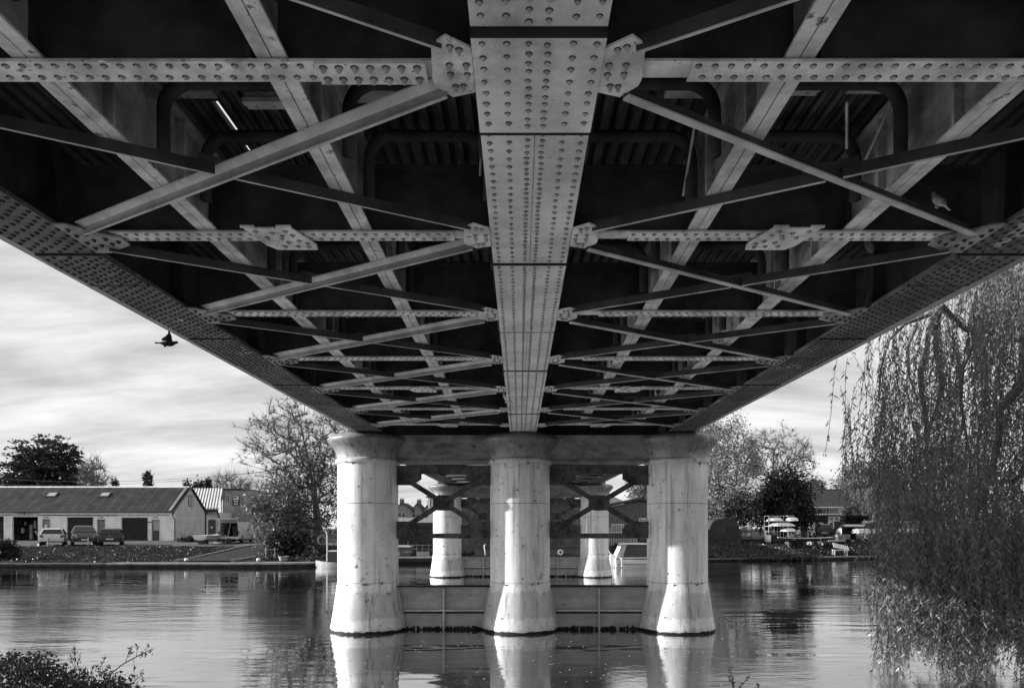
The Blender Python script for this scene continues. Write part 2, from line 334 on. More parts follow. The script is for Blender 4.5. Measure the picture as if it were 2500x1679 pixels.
# welded-over centre joint strip
fl.box((CL+CR)/2-.004, (CL+CR)/2+.004, 3.9, 15, ZB-.006, ZB+.001, 1)
fl.build('bottom_flange', [flange_paint, rivet_shade, groove], cg)
edge_rivet = gmat('edge_rivet', .04, .6, .4, 8)
def side_girder(xi, xo, xs, sgn, lab):
    m = MB(); xm = lambda y: (xi(y) + xo(y)) / 2
    m.hexa([(xm(Y0)-.012, Y0, ZB+.031), (xm(Y0)+.012, Y0, ZB+.031), (xm(Y1)+.012, Y1, ZB+.031), (xm(Y1)-.012, Y1, ZB+.031)],
           [(xm(Y0)-.012, Y0, ZB+1.75), (xm(Y0)+.012, Y0, ZB+1.75), (xm(Y1)+.012, Y1, ZB+1.75), (xm(Y1)-.012, Y1, ZB+1.75)])
    m.hexa([(xi(Y0), Y0, ZB+1.751), (xo(Y0), Y0, ZB+1.751), (xo(Y1), Y1, ZB+1.751), (xi(Y1), Y1, ZB+1.751)],
           [(xi(Y0), Y0, ZB+1.79), (xo(Y0), Y0, ZB+1.79), (xo(Y1), Y1, ZB+1.79), (xi(Y1), Y1, ZB+1.79)])
    for y in rows:      # web stiffeners, both faces
        for s in (-1, 1):
            x = xm(y) + s * .014
            m.hexa([(x, y-.035, ZB+.033), (x + s*.13, y-.035, ZB+.033), (x + s*.13, y+.035, ZB+.033), (x, y+.035, ZB+.033)],
                   [(x, y-.035, ZB+1.74), (x + s*.06, y-.035, ZB+1.74), (x + s*.06, y+.035, ZB+1.74), (x, y+.035, ZB+1.74)])
    o = m.build('main_girder', girder_paint, span); o['label'] = lab
    cols = [[(f, (i % 2) * .5, 1) for i, f in enumerate((.06,.18,.30,.42,.56,.70,.82,.94))], [(f, (i % 2) * .5, .8) for i, f in enumerate((.06,.17,.29,.41,.53,.65,.77,.93))]]
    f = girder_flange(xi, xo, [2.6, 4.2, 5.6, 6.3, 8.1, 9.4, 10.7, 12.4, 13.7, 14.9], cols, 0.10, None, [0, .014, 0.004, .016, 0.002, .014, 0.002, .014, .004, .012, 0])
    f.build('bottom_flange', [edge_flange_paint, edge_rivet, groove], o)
    e = MB(); k = (Y1 - Y0) / 6
    for i in range(6):   # outer fascia strip in lengths
        a = Y0 + i*k + .004; b = Y0 + (i+1)*k - .004; g = .004
        e.hexa([(xo(a)+sgn*g, a, ZB+.012), (xs(a), a, ZB+.012), (xs(b), b, ZB+.012), (xo(b)+sgn*g, b, ZB+.012)],
               [(xo(a)+sgn*g, a, ZB+.16), (xs(a), a, ZB+.16), (xs(b), b, ZB+.16), (xo(b)+sgn*g, b, ZB+.16)])
    e.build('edge_strip', fascia_paint, o)
    return o
side_girder(LI, LO, LS, -1, 'left outer plate girder with dense rivet rows')
side_girder(RI, RO, RS, 1, 'right outer plate girder with dense rivet rows')

edge_gusset = gmat('edge_gusset_paint', .24, .6, .5, 5, bump=.5, spots=.6, spot_scale=12, spot_val=.06)
# cross girders: dark web, pale riveted bottom flange
ZF = ZB + .008
for k, y in enumerate(rows):
    for side, (xa, xb) in enumerate(((LI(y) + .02, CL - .02), (CR + .02, RI(y) - .02))):
        w = MB(); w.box(xa, xb, y - .009, y + .009, ZF + .026, ZB + .50); w.box(xa, xb, y - .07, y + .07, ZB + .501, ZB + .52)
        n = 9
        for i in range(1, n):
            xx = xa + (xb - xa) * i / n; 
            if i % 3 == 0: w.box(xx-.012, xx+.012, y-.07, y-.0095, ZF+.03, ZB+.495)
        o = w.build('cross_girder', dark_iron, span)
        f = MB()
        if side == 0: x0, x1 = xa + .28, xb - (.26 if k % 2 else .22)
        else: x0, x1 = xa + .42, xb - .25
        f.box(x0, x1, y - .075, y + .075, ZF, ZF + .012)
        f.box(xa, xb, y - .062, y - .001, ZF + .0125, ZF + .025); f.box(xa, xb, y + .001, y + .062, ZF + .0125, ZF + .025)
        x = x0 + .03; j = 0
        while x < x1 - .02:
            f.rivet(x, y - .042, ZF, .0135, .012); 
            if x + .038 < x1 - .01: f.rivet(x + .038, y + .042, ZF, .0135, .012)
            x += .0785
        if side == 0 and k == 2:   # bolted splice near the centre girder
            f.box(-.98, -.45, y - .078, y + .078, ZF - .012, ZF - .0005)
            for i in range(7):
                for s in (-.045, .04): f.rivet(-.94 + i*.075, y + s, ZF - .012, .016, .026)
        f.build('bottom_flange', [beam_paint, rivet_shade, groove], o)
    # gusset plates beside the central girder
    for s, xg in ((-1, CL), (1, CR)):
        g = MB()
        poly = [(xg + s*a_, y + b_) for a_, b_ in ((.004,-.20),(.115,-.28),(.185,-.22),(.208,.02),(.20,.07),(.12,.16),(.004,.12))]
        if s > 0: poly = poly[::-1]
        g.prism_z(poly[::-1], ZF - .024, ZF - .0125)
        for dx, dy in ((.10,-.21),(.06,-.19),(.115,-.085),(.035,-.085),(.115,-.02),(.035,-.015),(.10,.075),(.06,.07)):
            g.rivet(xg + s*dx, y + dy, ZF - .024, .014, .028)
        g.build('gusset_plate', [beam_paint, rivet_shade, groove], span)
    for s, xf in ((-1, LI), (1, RI)):
        g = MB(); xe = xf(y) 
        a = -s
        poly = [(xe + a*.01, y - .27), (xe + a*.09, y - .27), (xe + a*.36, y - .03), (xe + a*.36, y + .10), (xe + a*.12, y + .25), (xe + a*.01, y + .25)]
        if s < 0: poly = poly[::-1]
        g.prism_z(poly, ZF - .024, ZF - .0125)
        for dx, dy in ((.06,-.18),(.06,-.08),(.06,.05),(.06,.15),(.14,-.10),(.14,0),(.14,.10),(.24,-.02),(.24,.07),(.31,.03)):
            g.rivet(xe + a*dx, y + dy, ZF - .024, .016, .018)
        g.build('gusset_plate', [edge_gusset, edge_rivet, groove], span)
    if k in (3, 6, 8):        # lozenge splice plates under the flange
        for xc in ((-1.80, 1.99) if k == 3 else (-1.55, 1.75)):
            g = MB(); s = 1 if xc < 0 else -1
            poly = [(xc - s*.22, y - .20), (xc + s*.13, y - .20), (xc + s*.23, y + .10), (xc + s*.21, y + .19), (xc - s*.10, y + .19), (xc - s*.16, y + .10)]
            if s < 0: poly = poly[::-1]
            g.prism_z(poly, ZF - .024, ZF - .0125)
            for dx, dy in ((-.15,-.15),(-.04,-.12),(.07,-.15),(.10,-.08),(-.10,-.04),(0,-.02),(.12,.02),(.03,.05),(-.02,.12),(.08,.12),(.16,.13),(.17,.07),(.02,-.07)):
                g.rivet(xc + s*dx, y + dy, ZF - .024, .016, .016)
            g.box(min(xc-s*.24, xc-s*.14), max(xc-s*.24, xc-s*.14), y-.219, y-.202, ZF-.02, ZF-.005)
            g.box(min(xc+s*.02, xc+s*.13), max(xc+s*.02, xc+s*.13), y-.219, y-.202, ZF-.02, ZF-.005)
            g.build('splice_plate', [beam_paint, rivet_shade, groove], span)

# diagonal wind bracing under the floor, an X in every panel of each bay
ZD = CZ + 2.162
def angle_prof(flat, leg, th=.011, s=1): return [(0, 0), (s*flat, 0), (s*flat, th), (s*th, th), (s*th, leg), (0, leg)] if s > 0 else [(0, 0), (0, leg), (-th, leg), (-th, th), (-flat, th), (-flat, 0)]
arc = [(.075*cos(t)*1.0 - .0, .10*(1 - sin(t))) for t in [radians(q) for q in range(0, 91, 15)]]
def cross_t(A, B, C_, D_):
    d1 = B - A; d2 = D_ - C_; den = d1.x*d2.y - d1.y*d2.x; return ((C_.x-A.x)*d2.y - (C_.y-A.y)*d2.x)/den
for k in range(len(rows) - 1):
    ya, yb = rows[k], rows[k+1]
    # left bay: bulging trough brace, centre -> side; thin angle the other way
    A = Vector((CL - .15, ya + .11, ZD)); B = Vector((LI(yb) + .16, yb - .16, ZD))
    m = MB(); PA, PB = A, B
    inner = [(-.062, .070)] + [(-.058 + .058*sin(radians(q)), .012 + .058*cos(radians(q))) for q in (0, 12, 25, 38, 50, 62, 75, 90)] + [(0, 0)]
    up_ = inner[:6]; pr = up_ + [(.010, up_[-1][1]), (.010, .079), (-.062, .079)]
    lo = inner[5:-1] + [(0, .0075), (.010, .0075), (.010, up_[-1][1] - .0002)]; lo[0] = (lo[0][0], lo[0][1] - .0002)
    m.sweep(A, B, pr[::-1]); m.sweep(A, B, lo[::-1], mi=1); m.sweep(A, B, [(-.004, 0), (.011, 0), (.011, .007), (-.004, .007)])
    m.build('diagonal_brace', [brace_paint, brace_leg_shaded], span, smooth='auto')
    A = Vector((LI(ya) + .16, ya + .16, ZD + .006)); B = Vector((CL - .14, yb - .22, ZD + .006)); tt = cross_t(A, B, PA, PB); L_ = (B-A).length; mid = A.lerp(B, tt - .085/L_); m2_ = A.lerp(B, tt + .02/L_)
    m = MB()
    for (a_, b_) in ((A, mid), (m2_, B)):
        m.sweep(a_, b_, [(0,.0045),(.012,.0045),(.012,.075),(0,.075)], mi=1); m.sweep(a_, b_, [(0,0),(.013,0),(.013,.004),(0,.004)])
    m.sweep(A.lerp(B, .45) + Vector((0,0,.0755)), A.lerp(B, .55) + Vector((0,0,.0755)), [(-.03,0),(.05,0),(.05,.015),(-.03,.015)], mi=1)
    m.build('diagonal_brace', [brace_paint, brace_shaded], span)
    # right bay
    A = Vector((CR + .15, ya + .11, ZD)); B = Vector((RI(yb) - .16, yb - .16, ZD)); PA, PB = A, B
    m = MB(); m.sweep(A, B, [(-.03,0),(.016,0),(.016,.011),(-.03,.011)]); m.sweep(A + Vector((0,0,.0115)), B + Vector((0,0,.0115)), [(-.03,0),(-.018,0),(-.018,.066),(-.03,.066)], mi=1)
    m.build('diagonal_brace', [brace_paint, brace_shaded], span)
    A = Vector((RI(ya) - .16, ya + .16, ZD + .006)); B = Vector((CR + .14, yb - .22, ZD + .006)); tt = cross_t(A, B, PA, PB); L_ = (B-A).length; mid = A.lerp(B, tt - .05/L_); m2_ = A.lerp(B, tt + .05/L_)
    m = MB(); m.sweep(A, mid, [(0,0),(.012,0),(.012,.07),(0,.07)], mi=1); m.sweep(m2_, B, [(0,0),(.012,0),(.012,.07),(0,.07)], mi=1)
    m.sweep(A.lerp(B, .46) + Vector((0,0,.073)), A.lerp(B, .56) + Vector((0,0,.073)), [(-.03,0),(.05,0),(.05,.02),(-.03,.02)], mi=1)
    for (a_, b_) in ((A, mid), (m2_, B)): m.sweep(a_ - Vector((0,0,.0065)), b_ - Vector((0,0,.0065)), [(0,0),(.014,0),(.014,.006),(0,.006)])
    m.build('diagonal_brace', [brace_paint, brace_shaded], span)

# longitudinal rail bearers: pale twin-angle bottom flange with a joint down the middle, tall web
HB = 2.245; ZR = CZ + HB
for xc in (-.526*HB, -1.046*HB, .596*HB, 1.117*HB):
    m = MB()
    for k in range(len(rows) - 1):
        a, b = rows[k] + .0095, rows[k+1] - .0095
        m.box(xc - .009, xc + .009, a, b, ZR + .016, ZR + .55)
        m.box(xc - .075, xc + .075, a, b, ZR + .551, ZR + .575)
        for q in (.28, .72):
            yy = a + (b-a)*q; m.box(xc - .065, xc - .0095, yy-.012, yy+.012, ZR+.02, ZR+.55); m.box(xc + .0095, xc + .065, yy-.012, yy+.012, ZR+.02, ZR+.55)
    o = m.build('rail_bearer', bearer_web, span)
    f = MB()
    for k in range(len(rows) - 1):
        a, b = rows[k] + .0095, rows[k+1] - .0095
        f.box(xc - .072, xc - .0035, a, b, ZR, ZR + .015); f.box(xc + .0035, xc + .072, a, b, ZR, ZR + .015)
        f.box(xc - .0034, xc + .0034, a, b, ZR + .009, ZR + .0155, 1)
    f.build('bottom_flange', [bearer_paint, groove], o)
# sway frames: dark rounded portal bars between the bearers, two in every panel
def portal(x0, x1, y, zt, zb):
    m = MB(); R = .17; pts = [(x0, y, zb)]
    for q in range(0, 91, 15): t = radians(180 - q); pts.append((x0 + R + R*cos(t), y, zt - R + R*sin(t)))
    for q in range(0, 91, 15): t = radians(90 - q); pts.append((x1 - R + R*cos(t), y, zt - R + R*sin(t)))
    pts.append((x1, y, zb)); m.tube(pts, .042, 8); return m
xb = [-.527*HB, -1.046*HB, .596*HB, 1.117*HB]
for k in range(1, len(rows) - 1):
    for q in (.52, .83):
        y = rows[k] + PAN * q
        for x0, x1 in ((xb[1]+.11, xb[0]-.11), (xb[0]+.11, CL-.0), (CR+.0, xb[2]-.11), (xb[2]+.11, xb[3]-.11)):
            if (q > .6) and x1 - x0 > 1.1 and k > 4: continue
            portal(x0, x1, y, CZ + 2.80, ZR + .10).build('sway_frame', dark_iron, span, smooth=True)
# hanging rods, timber packers and pale side boards above the bearers
for k in range(1, 6):
    y = rows[k]
    for (x0, x1, dy) in ((xb[1]+.03, xb[1]+.34, .95), (xb[0]+.05, xb[0]+.36, 1.0), (xb[2]-.38, xb[2]-.05, .95), (xb[3]-.36, xb[3]-.02, .9)):
        m = MB(); s = 1 if x0 < 0 else -1
        m.box(x0, x1, y+dy, y+dy+.30, CZ+2.86, CZ+2.93); m.build('packing_timber', bearer_web, span)
    for x0, x1, dy in ((xb[1]+.5, xb[0]-.2, 1.30), (xb[0]+.2, CL-.25, .62), (xb[2]+.15, xb[3]-.55, 1.15)):
        m = MB(); m.box(x0, x1, y+dy, y+dy+.07, CZ+2.86, CZ+2.94); m.box(x0, x1, y+dy-.05, y+dy-.001, CZ+2.84, CZ+2.87)
        for i in range(4): m.rivet(x0 + (x1-x0)*(i+.5)/4, y+dy+.035, CZ+2.86, .02, .02, 0)
        m.build('cross_timber', timber_pale, span)
for p0, p1 in ((P(1697,300,4.75), P(1668,478,5.05)), (P(2174,258,4.6), P(2112,392,4.8)), (P(2067,250,4.5), P(2067,362,4.9)), (P(1176,330,5.0), P(1172,430,5.15))):
    m = MB(); m.tube([p0, p1], .010, 6); m.build('hanger_rod', beam_paint, span)

# floor plates with the few slits the daylight comes through
def deck():
    m = MB(); ZT = CZ + 2.98; xa, xz = -3.63, 3.80
    holes = [(-2.155, -2.105, 4.86, 5.30), (-2.165, -2.12, 5.42, 5.58), (-2.12, -1.62, 7.70, 7.74), (-1.10, -.44, 7.70, 7.74), (.56, .84, 7.42, 7.45), (.66, 1.02, 7.93, 7.95), (-.30, -.225, 7.0, 7.6), (.395, .44, 7.6, 7.9)]
    xs = sorted({xa, xz} | {h[0] for h in holes} | {h[1] for h in holes}); ys = sorted({Y0, Y1} | {h[2] for h in holes} | {h[3] for h in holes})
    for i in range(len(xs)-1):
        for j in range(len(ys)-1):
            x = (xs[i]+xs[i+1])/2; y = (ys[j]+ys[j+1])/2
            if any(h[0] < x < h[1] and h[2] < y < h[3] for h in holes): continue
            m.box(xs[i], xs[i+1], ys[j], ys[j+1], ZT, ZT + .05)
    x = -3.2
    while x < 3.3:
        if not (CL-.12 < x < CR+.1) and not (-2.25 < x < -2.05): m.box(x, x+.035, Y0+.02, Y1-.02, ZT - .045, ZT - .001)
        x += .105
    return m
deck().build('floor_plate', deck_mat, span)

# ================================================================== piers
PY = 16.62
COLX = (-3.61, 0.017, 3.765)
def capital_prof():
    return [(.718,3.925),(.752,3.93),(.765,3.96),(.765,4.0),(.748,4.03),(.722,4.045),(.724,4.08),(.732,4.13),(.750,4.19),(.782,4.25),(.828,4.31),(.88,4.365),(.92,4.415),(.94,4.455),(.942,4.485),(.92,4.525),(.87,4.57),(.74,4.603)]
pier = thing('bridge_pier', 'nearest river pier of three white iron columns with dark cross bracing', 'bridge pier', (0, PY, 0), 0, 'piers of white iron columns standing in the river')
for i, cxp in enumerate(COLX):
    c = (cxp, PY); m = MB()
    m.lathe([(.71,1.15),(.71,2.975),(.712,2.98)], c, 64); m.lathe([(.708,2.992),(.71,2.998),(.71,3.925)], c, 64)
    m.lathe([(.703,2.97),(.703,3.0)], c, 48, 1)
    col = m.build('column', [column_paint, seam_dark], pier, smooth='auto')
    rc = random.Random(60+i)
    q = MB()
    for a0, zc, aw, hh in ((rc.uniform(-2.3,-1.9), 1.11, rc.uniform(.10,.2), .035), (rc.uniform(-1.7,-1.2), 1.12, rc.uniform(.15,.3), .03), (rc.uniform(-1.1,-.8), 1.14, .1, .045), (rc.uniform(-2.4,-.9), 3.9, .12, .05), (rc.uniform(-2,-1), rc.uniform(1.6,2.6), .03, .04), (rc.uniform(-2,-1), rc.uniform(1.6,3.6), .025, .03), (rc.uniform(-2.2,-1), rc.uniform(1.3,2.2), .02, .03)):
        n_ = 9; top = [(a0 + aw*k/(n_-1), zc + hh*rc.uniform(.1,1)*sin(pi*(k+.5)/n_)) for k in range(n_)]; bot = [(a0 + aw*k/(n_-1), zc - hh*rc.uniform(.1,1)*sin(pi*(k+.5)/n_)) for k in range(n_)]
        R_ = .7135 if zc > 1.3 else .7255; q.add([(cxp+R_*cos(a), PY+R_*sin(a), z) for a, z in top] + [(cxp+R_*cos(a), PY+R_*sin(a), z) for a, z in bot], [(k, n_+k, n_+k+1, k+1) for k in range(n_-1)])
    q.build('rust_patch', seam_dark, col)
    col['label'] = ('left column, brightly lit by the sun', 'middle column, a bright stripe down its left side', 'right column, mostly in the shade')[i]
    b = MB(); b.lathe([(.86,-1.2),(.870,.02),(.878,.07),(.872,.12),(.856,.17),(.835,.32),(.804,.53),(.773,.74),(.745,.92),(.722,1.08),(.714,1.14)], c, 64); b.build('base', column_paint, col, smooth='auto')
    b = MB(); b.lathe([(.876,-.05),(.882,.0),(.884,.035),(.874,.06)], c, 64); rt = random.Random(40+i); b.v = [(x_, y_, z_ + (rt.uniform(-.03, .035) if z_ > .05 else 0)) for x_, y_, z_ in b.v]; b.build('tide_mark', weed_slime_shade, col, smooth='auto')
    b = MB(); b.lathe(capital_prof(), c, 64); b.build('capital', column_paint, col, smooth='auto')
    b = MB(); b.box(cxp-.42, cxp+.42, PY-.42, PY+.42, 4.601, ZB-.04); b.build('bearing_plate', dark_iron, col)
for i in range(2):
    xl, xr = COLX[i] + .70, COLX[i+1] - .70; xm = (xl + xr)/2; hw = (xr - xl)/2
    m = MB(); m.box(xl-.02, xr+.02, PY-.20, PY+.20, 4.0, 4.56); m.box(xl-.02, xr+.02, PY-.27, PY+.27, 4.561, 4.595); m.box(xl-.02, xr+.02, PY-.26, PY+.26, 3.955, 3.999)
    m.build('cap_beam', cap_beam_paint, pier)
    # cross bracing frame
    m = MB(); y0, y1 = PY-.10, PY-.02
    m.box(xl-.03, xr+.03, y0, y1, 3.70, 3.90); m.box(xl-.03, xr+.03, y0+.004, y1-.004, 2.17, 2.29)
    for s in (-1, 1):
        e = xm + s*(hw+.03); a = xm + s*hw*.47; bq = xm + s*hw*.66
        pl = [(e, 3.71), (a, 3.71), (a, 3.57), (bq, 3.43), (e, 3.43)]; m.prism_y(pl if s < 0 else pl[::-1], y0-.012, y0-.001)
        pl = [(e, 2.28), (a, 2.28), (a, 2.40), (bq, 2.575), (e, 2.575)]; m.prism_y(pl[::-1] if s < 0 else pl, y0-.012, y0-.001)
    m.prism_y([(xm-.25, 2.92), (xm-.14, 2.83), (xm+.14, 2.83), (xm+.25, 2.92), (xm+.25, 3.10), (xm+.13, 3.20), (xm-.13, 3.20), (xm-.25, 3.10)], y0-.03, y0-.018)
    for s in (-1, 1):
        yy = y0 - .045 if s > 0 else y0 - .016
        p0 = Vector((xm - s*(hw+.0)*.93, yy, 2.36)); p1 = Vector((xm + s*(hw)*.93, yy, 3.66))
        m.sweep(p0, p1, [(-.0065,-.06),(.0065,-.06),(.0065,.06),(-.0065,.06)], up=(0,0,1))
        m.sweep(p0 + Vector((0,-.01,0)), p1 + Vector((0,-.01,0)), [(-.04,-.06),(.003,-.06),(.003,-.045),(-.04,-.045)] if s > 0 else [(-.003,-.06),(.04,-.06),(.04,-.045),(-.003,-.045)])
    for j in range(26):
        for zz2, sgn in ((2.36, 1), (3.55, 1)):
            pass
    rr = random.Random(3 + i)
    for s in (-1, 1):
        for a_ in range(5):
            for b_ in range(4):
                xx = xm + s*(hw*.53 + a_*hw*.10)
                for zc in (2.33 + b_*.055, 3.49 + b_*.055):
                    m.ell((xx, y0-.012, zc), (.014, .012, .014), 6, 4)
    m.build('cross_bracing', bracing_rust, pier)
    # infill panel at the waterline
    m = MB(); xl2, xr2 = COLX[i] + .80, COLX[i+1] - .80
    tp = (xl-.01, xr+.01); btm = (COLX[i]+.83, COLX[i+1]-.83)
    m.prism_y([(btm[0], -.6), (btm[1], -.6), (btm[1], .1), (tp[1], 1.02), (tp[0], 1.02), (btm[0], .1)][::-1], PY-.02, PY+.02)
    pan = m.build('infill_panel', panel_paint, pier)
    r = MB(); r.box(tp[0], tp[1], PY-.16, PY+.16, 1.021, 1.05, 1); r.box(xm-.018, xm+.018, PY-.13, PY-.021, -.3, 1.0); r.box(btm[0]+.02, xm-.019, PY-.10, PY-.021, .44, .48); r.box(xm+.019, btm[1]-.02, PY-.10, PY-.021, .44, .48); r.box(btm[0]+.02, xm-.019, PY-.045, PY-.0205, .385, .439, 1); r.box(xm+.019, btm[1]-.02, PY-.045, PY-.0205, .385, .439, 1)  # dark strips below the cross ribs are painted rib shadows
    for s, a_, b_ in ((-1, tp[0]+.04, btm[0]+.06), (1, tp[1]-.04, btm[1]-.06)):
        r.sweep((a_, PY-.06, 1.01), (b_, PY-.06, .05), [(-.015,-.05),(.015,-.05),(.015,.05),(-.015,.05)], up=(0,1,0))
    for j in range(3): r.box(xl + (xr-xl)*(j+.5)/3 - .004, xl + (xr-xl)*(j+.5)/3 + .004, PY-.03, PY-.0205, .5, .98) if False else None
    r.build('panel_rib', [panel_rib, weed_slime_shade], pan)
    w = MB(); 
    for j in range(150):
        xx = btm[0]+.03 + (btm[1]-btm[0]-.06)*rr.random(); w.ell((xx, PY-.035, rr.uniform(-.02,.06)*rr.random() + .01), (.025, .02, rr.uniform(.02,.06)), 5, 4)
    w.build('waterweed', weed_slime_shade, pan)
dup(pier, (0, PY + 18.3, 0), label='far river pier of three white iron columns, seen through the nearest pier')
sp2 = dup(span, (0, 7.4 + 18.3, ZB), label='middle bridge span beyond the nearest pier, its underside a strip above the bracing')
sp3 = dup(span, (0, 7.4 + 36.6, ZB), label='farthest bridge span, meeting the far bank behind the second pier')
# ================================================================== setting: water, banks
def water_material():
    m = bpy.data.materials.new('river_water'); m.use_nodes = True; t = m.node_tree; t.nodes.remove(t.nodes['Principled BSDF'])
    out = t.nodes['Material Output']
    co = N(t, 'ShaderNodeTexCoord')
    def noise(sc, rot, scale, det=4, rough=.55):
        mp_ = N(t, 'ShaderNodeMapping'); mp_.inputs['Scale'].default_value = sc; mp_.inputs['Rotation'].default_value = (0, 0, radians(rot)); Lk(t, co.outputs['Object'], mp_.inputs[0])
        n = N(t, 'ShaderNodeTexNoise'); n.inputs['Scale'].default_value = scale; n.inputs['Detail'].default_value = det; n.inputs['Roughness'].default_value = rough; Lk(t, mp_.outputs[0], n.inputs[0]); return n.outputs[0]
    def mth(op, a, b, c=None):
        n = N(t, 'ShaderNodeMath', operation=op)
        for i, q in enumerate((a, b, c)):
            if q is None: continue
            if isinstance(q, (int, float)): n.inputs[i].default_value = q
            else: Lk(t, q, n.inputs[i])
        return n.outputs[0]
    swell = noise((0.42, 1.2, 1), 4, 1.0, 2.2); rip = noise((0.85, 1.7, 1), -6, 3.2, 4, .6)
    patch = noise((0.05, 0.16, 1), 10, 1.0, 2)
    pr = N(t, 'ShaderNodeMapRange'); pr.inputs[1].default_value = .42; pr.inputs[2].default_value = .62; pr.inputs[3].default_value = .03; pr.inputs[4].default_value = 1.0; Lk(t, patch, pr.inputs[0])
    h = mth('ADD', mth('MULTIPLY', swell, 0.95), mth('MULTIPLY', mth('MULTIPLY', rip, pr.outputs[0]), 0.62))
    bp = N(t, 'ShaderNodeBump'); bp.inputs['Strength'].default_value = 1.0; bp.inputs['Distance'].default_value = 0.016; Lk(t, h, bp.inputs['Height'])
    gl = N(t, 'ShaderNodeBsdfGlossy'); gl.inputs['Color'].default_value = (.95,)*3 + (1,); gl.inputs['Roughness'].default_value = 0.01; Lk(t, bp.outputs[0], gl.inputs['Normal'])
    df = N(t, 'ShaderNodeBsdfDiffuse'); df.inputs['Color'].default_value = (WATER_D,)*3 + (1,)
    fr = N(t, 'ShaderNodeFresnel'); fr.inputs['IOR'].default_value = WATER_IOR; Lk(t, bp.outputs[0], fr.inputs['Normal'])
    f2 = N(t, 'ShaderNodeMath', operation='MULTIPLY_ADD', use_clamp=True); Lk(t, fr.outputs[0], f2.inputs[0]); f2.inputs[1].default_value = 1.1; f2.inputs[2].default_value = 0.21
    ms = N(t, 'ShaderNodeMixShader'); Lk(t, f2.outputs[0], ms.inputs[0]); Lk(t, df.outputs[0], ms.inputs[1]); Lk(t, gl.outputs[0], ms.inputs[2])
    Lk(t, ms.outputs[0], out.inputs[0]); return m
WATER_D, WATER_IOR = 0.035, 1.6
w = MB(); w.add([(-300,-20,0),(300,-20,0),(300,60,0),(-300,60,0)], [(0,1,2,3)]); struct(w.build('river_water', water_material()), 'river with soft ripples reflecting the bright sky')
grass_m = gmat('bank_grass', 0.035, 0.95, 0.6, 0.9, bump=1.0, bscale=6, spots=.4, spot_scale=1.8, spot_val=.035)
earth_m = gmat('bank_earth', 0.07, 0.95, 0.5, 1.5, bump=1, bscale=8)
asphalt_m = gmat('asphalt', 0.09, 0.85, 0.25, 1.2, stretch=(1,.4,1), bump=.3, bscale=12)
concrete_m = gmat('pale_concrete', 0.20, 0.85, 0.3, 2, bump=.4, bscale=10)
dark_wall_m = gmat('river_wall_dark', 0.025, 0.8, 0.5, 2)
paint_white = gmat('white_paint', 0.72, 0.6, 0.1, 3)
def sm(x): x = max(0., min(1., x)); return x*x*(3-2*x)
def edge(x):     # distance of the far water's edge
    if x < -14: return 43.4
    if x < -4: return 43.4 + 7.4*sm((x+14)/6)
    if x < 12: return 50.6
    return 50.6 + (x-12)*.30 if x < 40 else 59
def hlerp(d, tab):
    for (a, ha), (b, hb) in zip(tab, tab[1:]):
        if d <= b: return ha + (hb-ha)*(d-a)/(b-a)
    return tab[-1][1]
TL = [(0,.22),(2.5,.30),(6,.55),(10,.84),(11.6,.90),(12.4,.93),(15,.97),(26.6,1.18),(40,1.3),(600,2.2)]
TR = [(0,.22),(1.5,.26),(4,.55),(7,1.1),(9,1.32),(12,1.40),(30,1.5),(600,2.2)]
def ground(x, y):
    d = max(0, y - edge(x)); w_ = sm((x+12)/14); return hlerp(d, TL)*(1-w_) + hlerp(d, TR)*w_
xs = [-420,-300,-220,-160,-120,-90,-75] + [(-65 + 1.0*i) for i in range(131)] + [75,90,120,160,220,300,420]
ds = [0,.6,1.5,2.5,3.5,4.5,5.5,6.5,7.5,8.5,9.5,10.5,11.6,12.4,13.5,15,18,22,26.6,32,40,60,90,140,220,400,600]
g = MB(); rr = random.Random(8)
for d in ds:
    for x in xs:
        y = edge(x) + d; b_ = (rr.uniform(-.10,.10) if 1 < d < 11 and not (-24 < x < -18.5) else 0); g.v.append((x, y, ground(x, y) + b_))
nx = len(xs)
for j in range(len(ds)-1):
    for i in range(nx-1):
        g.f.append((j*nx+i, j*nx+i+1, (j+1)*nx+i+1, (j+1)*nx+i)); g.m.append(0)
struct(g.build('far_bank_ground', grass_m, smooth=True), 'rough grassed far bank rising from the water')
# river edging walls
def edging(name, xa, xb_, z, label, m, wdt=.45):
    q = MB(); n = max(2, int((xb_-xa)/1.5)); rr = random.Random(4)
    for i in range(n):
        a = xa + (xb_-xa)*i/n; b_ = xa + (xb_-xa)*(i+1)/n; ea, eb = edge(a), edge(b_); dz = rr.uniform(-.012, .012)
        q.hexa([(a, ea-wdt, -.5), (b_, eb-wdt, -.5), (b_, eb+.3, -.5), (a, ea+.3, -.5)], [(a, ea-wdt, z-.09+dz), (b_, eb-wdt, z-.09+dz), (b_, eb+.3, z-.09+dz), (a, ea+.3, z-.09+dz)], 1)
        q.hexa([(a+.01, ea-wdt-.05, z-.088+dz), (b_-.01, eb-wdt-.05, z-.088+dz), (b_-.01, eb+.45, z-.088+dz), (a+.01, ea+.45, z-.088+dz)], [(a+.01, ea-wdt-.05, z+dz), (b_-.01, eb-wdt-.05, z+dz), (b_-.01, eb+.45, z+dz), (a+.01, ea+.45, z+dz)], 0)
    return tag(q.build(name, [m, dark_wall_m]), label, 'river wall')
edging('river_wall', -120, -25.4, .26, 'low dark stone river wall below the grass in front of the parked cars', gmat('stone_edge', .09, .9, .4, 3))
edging('river_wall', -25.2, -11.5, .30, 'pale concrete quay edge at the foot of the slipway', concrete_m, .9)
edging('river_wall', -11.3, 7.5, .32, 'timber quay edge the narrowboats are moored to, behind the piers', dark_wall_m)
edging('river_wall', 7.6, 110, .24, 'low concrete river wall along the boat yard bank on the right', gmat('concrete_grey', .11, .85, .3, 2))
